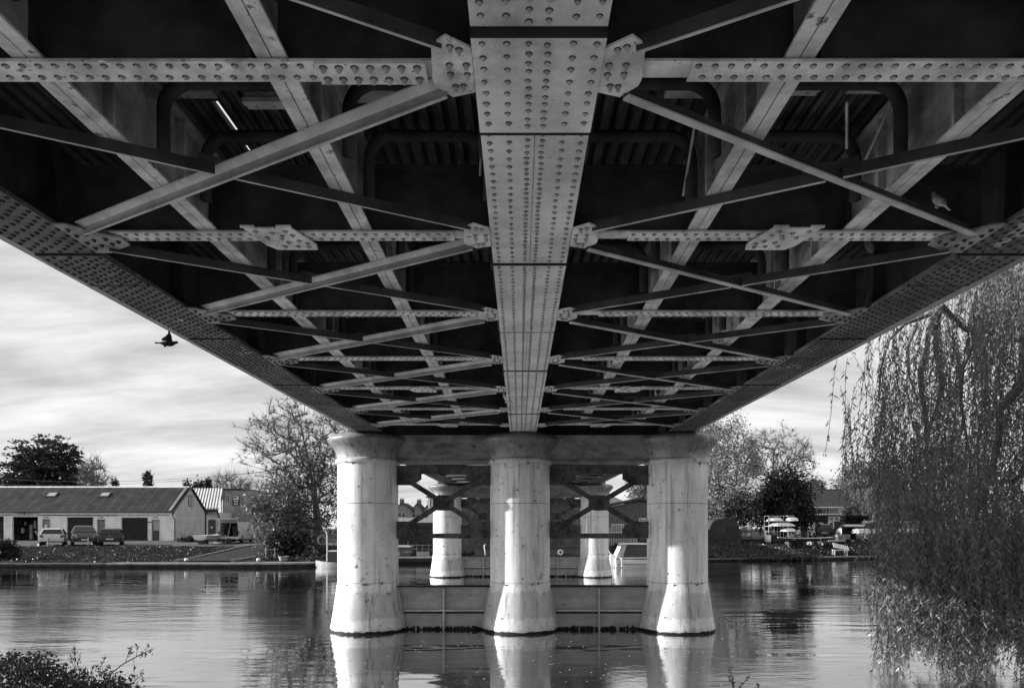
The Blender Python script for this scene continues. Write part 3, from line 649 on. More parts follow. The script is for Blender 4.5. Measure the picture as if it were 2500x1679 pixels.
def sheet(name, pts, m, dz, label, n=24, sub=1):
    """ground-following quad strip between two polylines"""
    q = MB(); A, B = pts
    for i in range(n+1):
        for j in range(5):
            x = (A[0][0] + (A[1][0]-A[0][0])*i/n)*(1-j/4) + (B[0][0] + (B[1][0]-B[0][0])*i/n)*(j/4)
            y = (A[0][1] + (A[1][1]-A[0][1])*i/n)*(1-j/4) + (B[0][1] + (B[1][1]-B[0][1])*i/n)*(j/4)
            q.v.append((x, y, ground(x, y) + dz))
    for i in range(n):
        for j in range(4): q.f.append((i*5+j, (i+1)*5+j, (i+1)*5+j+1, i*5+j+1)); q.m.append(0)
    o = q.build(name, m); 
    if o.data.polygons[0].normal.z < 0: o.data.flip_normals()
    return o
struct(sheet('car_park_asphalt', (((-75, 55.4), (-25, 55.4)), ((-75, 69.9), (-25, 69.9))), asphalt_m, .03, '', 60), 'grey car park surface in front of the long white shed')
struct(sheet('yard_road', (((-24.9, 56.5), (-10, 57.5)), ((-24.9, 72), (-10, 72))), asphalt_m, .03, '', 20), 'grey yard surface around the white van')
struct(sheet('slipway', (((-21.6, 44.0), (-18.4, 44.2)), ((-21.2, 56.4), (-16.6, 57.2))), gmat('slip_asphalt', .035, .9, .2, 2), .12, '', 12), 'dark slipway running down to the water')
for (a, b_) in (((-21.75, 44.1), (-21.3, 56.2)), ((-18.3, 44.3), (-17.6, 48.0))):
    q = MB(); n = 8
    for i in range(n):
        x0, y0_ = a[0] + (b_[0]-a[0])*i/n, a[1] + (b_[1]-a[1])*i/n; x1, y1_ = a[0] + (b_[0]-a[0])*(i+1)/n, a[1] + (b_[1]-a[1])*(i+1)/n
        z0, z1 = ground(x0, y0_), ground(x1, y1_)
        q.hexa([(x0-.08, y0_, z0-.1), (x0+.08, y0_, z0-.1), (x1+.08, y1_, z1-.1), (x1-.08, y1_, z1-.1)], [(x0-.08, y0_, z0+.19), (x0+.08, y0_, z0+.19), (x1+.08, y1_, z1+.19), (x1-.08, y1_, z1+.19)])
    struct(q.build('slipway_kerb', concrete_m), 'pale kerb beside the slipway')
q = MB()
for k in range(40):
    a = -62 + k*.95; q.hexa([(a, 55.0, ground(a, 55)), (a+.94, 55.0, ground(a, 55)), (a+.94, 55.35, ground(a, 55)), (a, 55.35, ground(a, 55))], [(a, 55.0, .99), (a+.94, 55.0, .99), (a+.94, 55.35, .99), (a, 55.35, .99)])
struct(q.build('car_park_kerb', gmat('kerb_dark', .05, .9, .3, 3)), 'dark kerb edging the car park')
dirv = Vector((-.56, .83, 0))
for k, px in enumerate((31, 95, 166, 237, 303)):
    q = MB(); p = P(px, 1335, 56.2); side = Vector((dirv.y, -dirv.x, 0))
    a = Vector((p.x, 56.0, 0)); L_ = 6.2; n = 5
    for i in range(n):
        c0 = a + dirv*L_*i/n; c1 = a + dirv*L_*(i+1)/n
        q.add([Vector((c.x, c.y, ground(c.x, c.y)+.036)) for c in (c0-side*.06, c0+side*.06, c1+side*.06, c1-side*.06)], [(0,1,2,3)])
    o = q.build('parking_line', paint_white)
    if o.data.polygons[0].normal.z < 0: o.data.flip_normals()
    struct(o, 'white painted line of a parking bay')
# near bank under and behind the camera
def nedge(x): return (5.2 if x < -1.5 else 4.0) + max(0, x-6.5)*.95
q = MB(); nxs = [-200,-90,-50,-30,-20] + list(range(-16, 26)) + [35,60,110,200]
for d in (-2.2,-1.2,-.5,0,.6,1.5,3,6,12,30,90):
    for x in nxs:
        y = nedge(x) - d; z = -.9 if d < -2 else (-.35 if d < -1 else (.05 if d < -.4 else (.45 if d <= 0 else (.7 if d < 1 else .82)))); q.v.append((x, y, z + (rr.uniform(-.06,.06) if d < 20 else 0)))
nn_ = len(nxs)
for j in range(10):
    for i in range(nn_-1): q.f.append((j*nn_+i, (j+1)*nn_+i, (j+1)*nn_+i+1, j*nn_+i+1)); q.m.append(0)
o = q.build('near_bank_ground', gmat('near_bank', .26, .95, .4, 1.5, bump=.8, bscale=6), smooth=True)
if o.data.polygons[5].normal.z < 0: o.data.flip_normals()
struct(o, 'near bank the photographer stands on')
# river bed so that the water is never see-through below the banks
# ================================================================== far abutment
brick_m = gmat('dark_brick', .17, .9, .35, 3); band(brick_m, 2, .075, .14, .55)
q = MB(); ya = 53.2
q.box(-5.6, 5.8, ya, ya+2.4, -.5, ZB-.02); q.box(-5.75, 5.95, ya-.12, ya+2.5, ZB-.36, ZB-.12); q.box(-5.9, -5.61, ya-.3, ya+6, -.5, 5.6); q.box(5.81, 6.1, ya-.3, ya+6, -.5, 5.6)
tag(q.build('bridge_abutment', brick_m), 'dark brick abutment under the far end of the bridge, behind the piers', 'abutment')

# ================================================================== the long white boarded shed
board_m = gmat('white_boards', .85, .6, .13, 1.2, spots=.12, spot_scale=3, spot_val=.3); band(board_m, 2, .165, .16, .55)
gable_m = gmat('gable_boards_shaded', .50, .6, .12, 1.2); band(gable_m, 2, .165, .16, .5)  # white boards again in a darker grey, gable shade put into the colour
roof_m = gmat('sheet_roof', .04, .85, .3, 1.0, spots=.2, spot_scale=2.4, spot_val=.05); band(roof_m, 0, .146, .35, .72); band(roof_m, 0, 1.16, .07, 1.9)
dark_door_m = gmat('dark_shutter', .028, .6, .2, 2); band(dark_door_m, 2, .10, .2, .7)
door_m = gmat('grey_door', .11, .5, .15, 2)
glass_m = gmat('window_glass', .06, .08, .2, 1, spec=.9)
black_m = gmat('black_gutter', .018, .5, .2, 2)
frame_m = gmat('white_frame', .68, .5, .1, 2)
pale_m = gmat('pale_trim', .55, .6, .15, 2)
shed_interior = gmat('shop_clutter', .05, .8, .6, 2)
DS = 70.0
sx = lambda px: PX(px, DS)
sz = lambda py: PZ(py, DS)
shed = thing('workshop_shed', 'long low white boarded workshop shed with grey sheet roof behind the parked cars', 'shed', (-45, DS, 1.15))
XL, XR = -66.0, -34.7; ZE, ZRG = 4.20, 6.72; DR = 3.5
holes_ = [(-66.5, sx(9), 1.2, sz(1259)), (sx(30), sx(92.6), 1.2, sz(1261.3)), (sx(103.8), sx(122.3), 1.2, sz(1267)), (sx(164), sx(227.6), 1.2, sz(1262)), (sx(237.5), sx(256.5), 1.2, sz(1267.5)), (sx(296.8), sx(360.9), 1.2, sz(1263)), (sx(370.5), sx(389.5), 1.2, sz(1268.5))]
def wall_with_holes(mb, x0, x1, z0, z1, y, th, holes, mi=0):
    xs_ = sorted({x0, x1} | {max(x0, h[0]) for h in holes} | {h[1] for h in holes}); zs_ = sorted({z0, z1} | {h[2] for h in holes if h[2] > z0} | {h[3] for h in holes})
    for i in range(len(xs_)-1):
        for j in range(len(zs_)-1):
            x = (xs_[i]+xs_[i+1])/2; z = (zs_[j]+zs_[j+1])/2
            if any(h[0] < x < h[1] and h[2] < z < h[3] for h in holes): continue
            mb.box(xs_[i], xs_[i+1], y, y+th, zs_[j], zs_[j+1], mi)
q = MB(); wall_with_holes(q, XL, XR, 1.0, ZE, DS, .2, holes_, 0)
q.box(XL, XR-.2, DS+6.8, DS+7, 1.0, ZE)
q.prism_x([(DS+.2, 1.0), (DS+7, 1.0), (DS+7, ZE), (DS+DR, ZRG-.06), (DS+.0, ZE-.02), (DS+.0, ZE-.3), (DS+.2, ZE-.3)][::-1], XR-.2, XR+.002, 1)
q.build('wall', [board_m, gable_m], shed)
q = MB(); ov = .22
for s in (-1, 1):
    ye = DS + DR + s*(DR+ov); ze = ZE - ov*(ZRG-ZE)/DR + .05
    a = [(XL, ye, ze), (XR+.18, ye, ze), (XR+.18, DS+DR, ZRG+.05), (XL, DS+DR, ZRG+.05)]; b_ = [(p[0], p[1], p[2]+.05) for p in a]
    q.hexa(a, b_, 0)
# lap line and a few lighter sheets
zl = ZE + (ZRG-ZE)*.50; yl = DS + DR*.50
q.hexa([(XL, yl-.06, zl+.045), (XR+.17, yl-.06, zl+.045), (XR+.17, yl+.0, zl+.09), (XL, yl+.0, zl+.09)], [(XL, yl-.06, zl+.075), (XR+.17, yl-.06, zl+.075), (XR+.17, yl+.0, zl+.125), (XL, yl+.0, zl+.125)], 0)
rf = q.build('roof', [roof_m], shed)
q = MB(); x = XL
while x < XR - .3:
    q.prism_x([(DS+DR-.16, ZRG+.01), (DS+DR, ZRG+.16), (DS+DR+.16, ZRG+.01)], x, min(x+1.16, XR+.16)); x += 1.2
q.build('ridge_cap', pale_m, rf)
for px0, px1 in ((119.5, 139), (249, 268)):
    q = MB(); t0, t1 = .56, .70
    pts = lambda x0, x1, a, b_: [(x0, DS+DR*a, ZE+(ZRG-ZE)*a+.09), (x1, DS+DR*a, ZE+(ZRG-ZE)*a+.09), (x1, DS+DR*b_, ZE+(ZRG-ZE)*b_+.09), (x0, DS+DR*b_, ZE+(ZRG-ZE)*b_+.09)]
    X0, X1 = PX(px0, 72.3), PX(px1, 72.3); aa = pts(X0-.1, X1+.1, t0-.02, t1+.02); q.hexa(aa, [(p[0], p[1]-.03, p[2]+.07) for p in aa], 0); aa = pts(X0, X1, t0, t1); q.hexa([(p[0], p[1]-.03, p[2]+.071) for p in aa], [(p[0], p[1]-.04, p[2]+.10) for p in aa], 1)
    q.build('skylight', [black_m, gmat('skylight_pane', .30, .15, .1, 2)], rf)
# lighter roof strip
for x0 in (-59.6, -35.2):
    q = MB(); a = [(x0, DS-.2, ZE-.06), (x0+.30, DS-.2, ZE-.06), (x0+.30, DS+DR-.17, ZRG+.0), (x0, DS+DR-.17, ZRG+.0)]; q.hexa([(p[0], p[1], p[2]+.07) for p in a], [(p[0], p[1], p[2]+.085) for p in a]); q.build('roof_strip', gmat('pale_sheet', .20, .8, .2, 2), rf)
q = MB(); q.tube([(XL, DS-.27, ZE-.10), (XR+.1, DS-.27, ZE-.10)], .07, 8); q.tube([(XR-.05, DS-.27, ZE-.15), (XR-.05, DS-.2, ZE-.5), (XR+.09, DS-.06, ZE-.9), (XR+.09, DS-.06, 1.2)], .05, 8); q.build('gutter', black_m, shed)
q = MB(); q.tube([(XR+.07, DS+6.9, 4.0), (XR+.07, DS+6.9, 1.2)], .07, 8); q.tube([(XR+.07, DS+6.8, 4.0), (XR+.07, DS+6.8, 5.3)], .05, 8); q.build('drain_pipe', black_m, shed)
# verge board
q = MB(); q.sweep((XR+.03, DS-.22, ZE-.12), (XR+.03, DS+DR, ZRG+.0), [(-.03,-.12),(.03,-.12),(.03,.04),(-.03,.04)]); q.sweep((XR+.03, DS+DR, ZRG+.0), (XR+.03, DS+7.22, ZE-.12), [(-.03,-.12),(.03,-.12),(.03,.04),(-.03,.04)], mi=1); q.build('verge_board', [pale_m, black_m], rf)
zc = sz(1256.5)
q = MB(); q.tube([(sx(93)+.1, DS-.05, zc-.02), (sx(285), DS-.05, zc-.05)], .035, 6); q.tube([(sx(285), DS-.04, zc-.05), (XR-.5, DS-.04, zc-.03)], .016, 6); q.tube([(sx(12), DS-.05, zc-.06), (sx(18), DS-.05, zc+.02), (sx(30), DS-.05, zc+.02)], .035, 6)
for k in range(18): xx = sx(95) + k*1.0; q.ell((xx, DS-.05, zc-.01), (.05, .05, .05), 6, 4)
q.build('wall_cable', black_m, shed)
def inset(px0, px1, pytop, m, name='garage_door', glass=None):
    a, b_ = sx(px0), sx(px1); zt = sz(pytop); q = MB(); q.box(a+.002, b_-.002, DS+.10, DS+.13, 1.2, zt-.002, 0)
    o = q.build(name, m, shed); f = MB(); f.box(a-.09, a-.001, DS-.03, DS+.02, 1.2, zt+.09); f.box(b_+.001, b_+.09, DS-.03, DS+.02, 1.2, zt+.09); f.box(a, b_, DS-.03, DS+.02, zt+.001, zt+.09); f.build('door_frame', frame_m, o); return o
inset(164, 227.6, 1262, dark_door_m); inset(296.8, 360.9, 1263, dark_door_m)
dd = inset(103.8, 122.3, 1267, door_m, 'door'); q = MB(); a, b_ = sx(106.5), sx(120); q.box(a, b_, DS+.085, DS+.098, 2.3, sz(1269.5)); q.build('pane', gmat('frosted_pane', .22, .3, .1, 2), dd); q = MB(); q.box(a+.05, a+.3, DS+.07, DS+.084, 2.45, 2.8); q.build('notice', frame_m, dd)
dd = inset(237.5, 256.5, 1267.5, door_m, 'door'); q = MB(); q.box(sx(240), sx(254), DS+.085, DS+.098, 2.25, sz(1270)); q.build('pane', glass_m, dd); q = MB(); q.box(sx(243), sx(250), DS+.085, DS+.098, 2.10, 2.17); q.build('letter_box', frame_m, dd)
dd = inset(370.5, 389.5, 1268.5, gmat('door_grey_dark', .06, .5, .15, 2), 'door'); q = MB(); q.box(sx(373.5), sx(387.5), DS+.085, DS+.098, 2.22, sz(1271)); q.build('pane', gmat('frosted_pane_pale', .34, .3, .1, 2), dd)
for px in (113, 247, 380):
    q = MB(); q.box(sx(px)-.22, sx(px)+.22, DS-.12, DS-.003, sz(1262)-.05, sz(1262)+.05); q.build('wall_lamp', gmat('lamp_grey', .35, .4, .1, 2), shed)
q = MB(); q.box(XR-2.75, XR-2.45, DS-.03, DS-.003, 3.0, 3.1); q.box(XR-2.40, XR-2.28, DS-.03, DS-.003, 3.02, 3.14); q.build('wall_lettering', black_m, shed)
# open shop with stock inside
q = MB(); a, b_ = sx(30), sx(92.6); q.box(a-.4, b_+.4, DS+3.0, DS+3.1, 1.2, 4.0); q.box(a-.4, a-.3, DS+.21, DS+3.0, 1.2, 4.0); q.box(b_+.3, b_+.4, DS+.21, DS+3.0, 1.2, 4.0); q.box(a-.4, b_+.4, DS+.21, DS+3.1, 1.15, 1.21)
q.box(XL+.1, sx(9)+.3, DS+.6, DS+.7, 1.2, 4.0)
q.build('shop_interior', shed_interior, shed)
shop_pale = gmat('shop_pale', .30, .6, .4, 2)
q = MB(); r2_ = random.Random(9)
for (fx, fz, w_, h_, mi) in ((.05,.75,.12,.5,1),(.20,.35,.14,1.0,0),(.30,.1,.16,1.5,1),(.36,.9,.10,.7,0),(.44,1.2,.12,.8,1),(.52,.4,.18,.5,0),(.60,.95,.08,.5,0),(.72,.1,.2,.9,0),(.10,.05,.2,.5,0),(.44,.02,.25,.35,0),(.82,.5,.12,1.1,0),(.15,1.5,.07,.4,1)):
    X = a + (b_-a)*fx; q.box(X, X+w_*2, DS+1.0+fx, DS+1.2+fx, 1.22+fz, 1.22+fz+h_, mi)
q.sweep((a+1.75, DS+.8, 2.2), (a+2.35, DS+.8, 1.25), [(-.04,-.1),(.04,-.1),(.04,.1),(-.04,.1)], mi=1)
q.build('shop_stock', [gmat('stock_dark', .015, .6, .3, 2), shop_pale], shed)
def text(body, loc, size, m, parent, ext=.004, name='lettering', align='CENTER', rot=(radians(90),0,0), sxs=1.0):
    cu = bpy.data.curves.new(name, 'FONT'); cu.body = body; cu.size = size; cu.extrude = ext; cu.align_x = align; cu.align_y = 'CENTER'; cu.space_character = 1.25
    tmp = bpy.data.objects.new('tmp_text', cu); C.objects.link(tmp); bpy.context.view_layer.update(); me = bpy.data.meshes.new_from_object(tmp); bpy.data.objects.remove(tmp)
    me.materials.clear(); o = bpy.data.objects.new(name, me); C.objects.link(o); o.data.materials.append(m); o.parent = parent
    of = OFF.get(parent.name, (0,0,0)); o.location = Vector(loc) - Vector(of); o.rotation_euler = rot; o.scale = (sxs, 1, 1); return o
q = MB(); q.box(sx(31), sx(92.5), DS-.06, DS-.003, sz(1260.5), sz(1248)); sg = q.build('shop_sign', pale_m, shed)
letter_m = gmat('sign_letter_grey', .05, .6, .1, 2)
xm_, zm_ = sx(61), sz(1252.6)
text('KING', (xm_-.43, DS-.07, zm_), .22, letter_m, sg); text('FISHER', (xm_+.52, DS-.07, zm_), .22, letter_m, sg, sxs=.9)
q = MB(); q.box(xm_-.75, xm_-.12, DS-.07, DS-.061, zm_-.19, zm_-.15); q.box(xm_+.14, xm_+.9, DS-.07, DS-.061, zm_-.19, zm_-.15)
q.prism_y([(xm_-.11, zm_+.10), (xm_-.02, zm_+.19), (xm_+.05, zm_+.14), (xm_+.09, zm_-.02), (xm_+.07, zm_-.16), (xm_+.02, zm_-.22), (xm_-.02, zm_-.12), (xm_-.10, zm_-.02)], DS-.075, DS-.062); q.build('emblem', gmat('emblem_dark', .05, .6, .1, 2), sg)
q = MB(); q.box(sx(-15), sx(8.5), DS-.06, DS-.003, sz(1260), sz(1248)); q.build('shop_sign', pale_m, shed)
q = MB(); q.box(XR+.012, XR+.03, DS+2.95, DS+4.05, 4.75, 5.95, 1); q.box(XR+.031, XR+.045, DS+3.05, DS+3.48, 4.85, 5.85); q.box(XR+.031, XR+.045, DS+3.55, DS+3.95, 4.85, 5.85); q.build('window', [glass_m, door_m], shed)

# second building: corrugated roof lean-to and tall rendered block
render_m = gmat('grey_render', .26, .8, .2, 1.5, spots=.2, spot_scale=2, spot_val=.2)
D2 = 80.0; x2 = lambda px: PX(px, D2); z2 = lambda py: PZ(py, D2)
b2 = thing('workshop_annexe', 'small pale building with bright ribbed metal roof at the right of the long shed', 'building', (x2(510), D2, 1.2))
q = MB(); q.box(x2(472), x2(534), D2, D2+3.6, 1.1, z2(1250)); q.build('wall', pale_m, b2)
q = MB(); n = 11; xa_, xb2 = x2(468), x2(543)
for i in range(n*2):
    ta, tb = i/(2*n), (i+1)/(2*n); h = .10 if i % 2 else 0; zt_ = PZ(1194, 84)
    a0, b0 = PX(455+80*ta, 79.7), PX(455+80*tb, 79.7); a1, b1 = PX(468+75*ta, 84), PX(468+75*tb, 84)
    q.hexa([(a0, D2-.3, z2(1243)), (b0, D2-.3, z2(1243)), (b1, D2+4, zt_), (a1, D2+4, zt_)], [(a0, D2-.3, z2(1243)+.05+h), (b0, D2-.3, z2(1243)+.05+h), (b1, D2+4, zt_+.05+h), (a1, D2+4, zt_+.05+h)], 0 if i % 2 else 1)
q.build('roof', [gmat('galvanised_sheet', .62, .4, .1, 2), gmat('galvanised_valley', .22, .5, .1, 2)], b2)
q = MB(); q.box(xa_, x2(536), D2-.45, D2-.31, z2(1250), z2(1243.5)); q.tube([(x2(534), D2-.4, z2(1250)), (x2(537), D2-.2, z2(1262)), (x2(536), D2-.1, 1.3)], .08, 8); q.build('gutter', black_m, b2)
q = MB(); q.box(x2(508.5), x2(526.5), D2-.03, D2-.003, 1.2, z2(1268)); o = q.build('door', gmat('door_dark', .05, .5, .2, 2), b2); q = MB(); q.box(x2(515), x2(520), D2-.05, D2-.031, z2(1288.5), z2(1285)); q.build('notice', frame_m, o)
D3 = 84.0; x3 = lambda px: PX(px, D3); z3 = lambda py: PZ(py, D3)
b3 = thing('rendered_building', 'tall plain rendered grey building with a dark signboard above the white van', 'building', (x3(575), D3, 1.2))
q = MB(); q.box(x3(543.5), x3(612), D3, D3+9, 1.1, z3(1196)); q.build('wall', render_m, b3)
q = MB(); q.box(x3(543), x3(582), D3-.1, D3+9.1, z3(1196)+.002, z3(1192)); q.box(x3(582.2), x3(613), D3-.1, D3+9.1, z3(1196)+.002, z3(1194)); q.build('roof', roof_m, b3)
for px0, px1 in ((553.5, 559.5), (592.5, 598.5)):
    q = MB(); q.box(x3(px0-.8), x3(px1+.8), D3-.05, D3-.003, z3(1228), z3(1206.5), 1)
    q.box(x3(px0), x3(px0+2.3), D3-.07, D3-.051, z3(1227), z3(1207.5)); q.box(x3(px1-2.3), x3(px1), D3-.07, D3-.051, z3(1227), z3(1207.5)); q.build('window', [glass_m, frame_m], b3)
q = MB(); q.box(x3(568), x3(585.5), D3-.09, D3-.003, z3(1234), z3(1208.5)); sb = q.build('sign_board', gmat('sign_dark', .08, .6, .2, 2), b3)
q = MB()
for (pa, pb, ya_, yb2) in ((569.5, 584, 1212.4, 1210), (569.5, 584, 1219.5, 1215), (572, 581, 1225, 1221.6), (572, 581, 1231.5, 1228)): q.box(x3(pa), x3(pb), D3-.11, D3-.091, z3(ya_), z3(yb2))
q.build('sign_lettering', pale_m, sb)
q = MB(); q.tube([(x3(541.5), D3-.1, 1.2), (x3(541.5), D3-.1, z3(1200))], .06, 6); q.build('drain_pipe', black_m, b3)
# low garage
D4 = 64.0; x4 = lambda px: PX(px, D4); z4 = lambda py: PZ(py, D4)
b4 = thing('garage', 'low wide garage with dark front under a white shallow gable, behind the riverside tree', 'garage', (x4(668), D4, 1.1))
q = MB(); q.box(x4(624), x4(712), D4, D4+7, 1.0, z4(1269)); q.build('wall', gmat('garage_wall', .10, .8, .2, 2), b4)
q = MB(); pl = [(x4(619), z4(1269)), (x4(716), z4(1268)), (x4(668), z4(1253))]; q.prism_y(pl, D4-.1, D4-.003); q.build('gable_board', frame_m, b4)
q = MB()
for (a, b_) in (((x4(616), z4(1268)), (x4(668), z4(1251.5))), ((x4(668), z4(1251.5)), (x4(719), z4(1267)))): q.prism_y([a, b_, (b_[0], b_[1]+.12), (a[0], a[1]+.12)], D4-.25, D4+7.2)
q.build('roof', roof_m, b4)
q = MB(); q.box(x4(627), x4(700), D4-.04, D4-.003, 1.1, z4(1274)); q.build('garage_door', gmat('garage_door_grey', .07, .6, .2, 2), b4)

# ================================================================== beyond the bridge: terraces, boathouse, fences
def house(name, label, x0, x1, D, zg, ze, zr, depth, wallm, roofm, cat='house', gable_front=False, chim=None, group=None, wins=(), ov=.3):
    r = thing(name, label, cat, ((x0+x1)/2, D, zg), 0, group)
    q = MB()
    if gable_front:
        q.prism_y([(x0, zg-.3), (x1, zg-.3), (x1, ze), ((x0+x1)/2, zr), (x0, ze)], D, D+depth); q.build('wall', wallm, r)
        q = MB(); xm = (x0+x1)/2
        for s in (-1, 1):
            xe = xm + s*((x1-x0)/2+ov); zz = ze - ov*(zr-ze)/((x1-x0)/2); pl = [(xe, zz+.02), (xm, zr+.02), (xm, zr+.20), (xe, zz+.20)]; q.prism_y(pl if s < 0 else pl[::-1], D-.25, D+depth+.25)
        ro = q.build('roof', roofm, r)
    else:
        q.box(x0, x1, D, D+depth, zg-.3, ze); q.prism_x([(D, ze), (D+depth, ze), (D+depth/2, zr-.02)][::-1], x0, x1); q.build('wall', wallm, r)
        q = MB()
        for s in (-1, 1):
            ye = D + depth/2 + s*(depth/2+ov); zz = ze - ov*(zr-ze)/(depth/2); a = [(x0-ov, ye, zz+.02), (x1+ov, ye, zz+.02), (x1+ov, D+depth/2, zr+.02), (x0-ov, D+depth/2, zr+.02)]; q.hexa(a, [(p[0], p[1], p[2]+.16) for p in a])
        ro = q.build('roof', roofm, r)
    for cxx in (chim or []):
        q = MB(); yc = D + depth/2; q.box(cxx-.45, cxx+.45, yc-.35, yc+.35, zr-.5, zr+.9); q.box(cxx-.5, cxx+.5, yc-.4, yc+.4, zr+.901, zr+1.02)
        for s in (-.22, .22): q.lathe([(.12, zr+1.021), (.10, zr+1.35)], (cxx+s, yc), 8)
        q.build('chimney', brick_m, ro)
    for (wa, wb, za, zb_) in wins:
        q = MB(); q.box(wa, wb, D-.04, D-.003, za, zb_); o = q.build('window', glass_m, r)
        f = MB(); t_ = .07
        f.box(wa-t_, wa, D-.07, D-.002, za-t_, zb_+t_); f.box(wb, wb+t_, D-.07, D-.002, za-t_, zb_+t_); f.box(wa, wb, D-.07, D-.002, zb_, zb_+t_); f.box(wa, wb, D-.09, D-.002, za-t_, za)
        nm = max(1, round((wb-wa)/.9))
        for i in range(1, nm): xx = wa + (wb-wa)*i/nm; f.box(xx-.035, xx+.035, D-.07, D-.041, za, zb_)
        f.box(wa, wb, D-.065, D-.041, zb_-(zb_-za)*.28-.03, zb_-(zb_-za)*.28+.03) if wb-wa > 1 else None
        f.build('window_frame', frame_m, o)
    return r
tile_m = gmat('roof_tiles', .042, .85, .35, 3, spots=.4, spot_scale=5, spot_val=.1); band(tile_m, 2, .14, .2, .75)
slate_m = gmat('slate_roof', .06, .85, .3, 2)
brickp_m = gmat('brick_mid', .07, .9, .25, 3); band(brickp_m, 2, .075, .14, .6)
DT = 150.0
for i, (pa, pb, pyr, pye, lab) in enumerate(((960, 1006, 1228, 1244, 'leftmost of the three far slate-roofed terraced houses left of the far pier'), (1000, 1030, 1229, 1246, 'middle one of the three far slate-roofed terraced houses left of the far pier'), (1024, 1054, 1231, 1248, 'rightmost of the three far slate-roofed terraced houses left of the far pier'))):
    x0, x1 = PX(pa, DT), PX(pb, DT)
    house('terraced_house', lab, x0, x1-.1, DT + i*2, 1.4, PZ(pye, DT), PZ(pyr, DT), 8, gmat('terrace_wall', .28, .8, .2, 2) if i == 0 else MATS['terrace_wall'], slate_m, 'house', True, [x0+1.2], 'far terraced houses beyond the bridge', [((x0+x1)/2-1.1, (x0+x1)/2+.6, PZ(1261, DT), PZ(1251, DT))])
q = MB(); q.box(PX(966, 110), PX(1056, 110), 110, 110.3, 1.2, PZ(1263, 110)); tag(q.build('garden_wall', pale_m), 'long pale wall in front of the far terraced houses', 'wall')
house('corner_house', 'narrow white house end with tall windows just left of the far pier column', PX(1045, 100), PX(1064, 100), 100, 1.3, PZ(1214, 100), PZ(1209, 100), 6, frame_m, slate_m, 'house', False, None, None, [(PX(1050, 100), PX(1053, 100), PZ(1236, 100), PZ(1218, 100))])
metal_clad = gmat('metal_cladding', .13, .6, .12, 2); band(metal_clad, 0, .25, .3, .7)
bh = thing('boathouse', 'boathouse with pale slatted gable roof and ribbed dark cladding, right of the far pier', 'boathouse', (PX(1560, 62), 62, 1.3))
D5 = 62.0; x5 = lambda px: PX(px, D5); z5 = lambda py: PZ(py, D5)
q = MB(); q.prism_y([(x5(1470), 1.0), (x5(1640), 1.0), (x5(1640), z5(1240)), (x5(1562), z5(1222)), (x5(1470), z5(1240))], D5, D5+9); q.build('wall', metal_clad, bh)
q = MB()
for (a, b_) in (((x5(1462), z5(1240)), (x5(1562), z5(1220))), ((x5(1562), z5(1220)), (x5(1650), z5(1240)))): q.prism_y([a, b_, (b_[0], b_[1]+.22), (a[0], a[1]+.22)], D5-.3, D5+9.2)
q.build('roof', [gmat('boathouse_verge', .07, .7, .2, 2)], bh)
q = MB(); pw = gmat('slatted_white', .50, .6, .12, 2); band(pw, 2, .2, .2, .7); q.prism_y([(x5(1470), z5(1237)), (x5(1520), z5(1199)), (x5(1530), z5(1199)), (x5(1576), z5(1219)), (x5(1562), z5(1218))], D5+9.3, D5+10); q.build('rear_roof', pw, bh)
q = MB(); q.box(x5(1560), x5(1577), D5-.05, D5-.003, z5(1274), z5(1264)); sgn = q.build('sign_board', frame_m, bh)
q = MB(); q.box(x5(1562), x5(1564.5), D5-.07, D5-.051, z5(1271), z5(1266)); q.box(x5(1566), x5(1575), D5-.07, D5-.051, z5(1270), z5(1268.5)); q.build('sign_lettering', letter_m, sgn)
fn = thing('paling_fence', 'white upright paling fence beside the boathouse, right of the far pier', 'fence', (x5(1520), 57, 1.2)); D6 = 57.0
q = MB(); k = 0; px = 1484
while px < 1556: 
    q.box(PX(px, D6), PX(px+1.6, D6), D6, D6+.05, 1.0, PZ(1280 if 1492 < px < 1522 else 1287, D6)); px += 4.1
q.box(PX(1484, D6), PX(1556, D6), D6+.06, D6+.11, PZ(1300, D6), PZ(1298, D6)); q.box(PX(1492, D6), PX(1523, D6), D6-.06, D6-.01, PZ(1281.5, D6), PZ(1278.5, D6)); q.build('paling', frame_m, fn)
# quay rail and dark fence left of the far pier
fn = thing('quay_railing', 'grey post and rail fence on the quay behind the decorated narrowboat', 'railing', (PX(1000, 53), 53, .8)); q = MB()
for px in (970, 985, 995, 1004, 1016, 1030, 1045): q.box(PX(px, 53), PX(px+2, 53), 53, 53.08, .4, PZ(1328 if px != 995 else 1322, 53))
q.box(PX(960, 53), PX(1055, 53), 52.9, 52.98, PZ(1331, 53), PZ(1329, 53)); q.build('rail', gmat('rail_grey', .35, .7, .2, 3), fn)
q = MB(); q.box(PX(966, 57), PX(1060, 57), 57, 57.2, .8, PZ(1275, 57)); tag(q.build('garden_fence', gmat('dark_boards', .06, .85, .4, 3)), 'dark board fence behind the decorated narrowboat', 'fence')

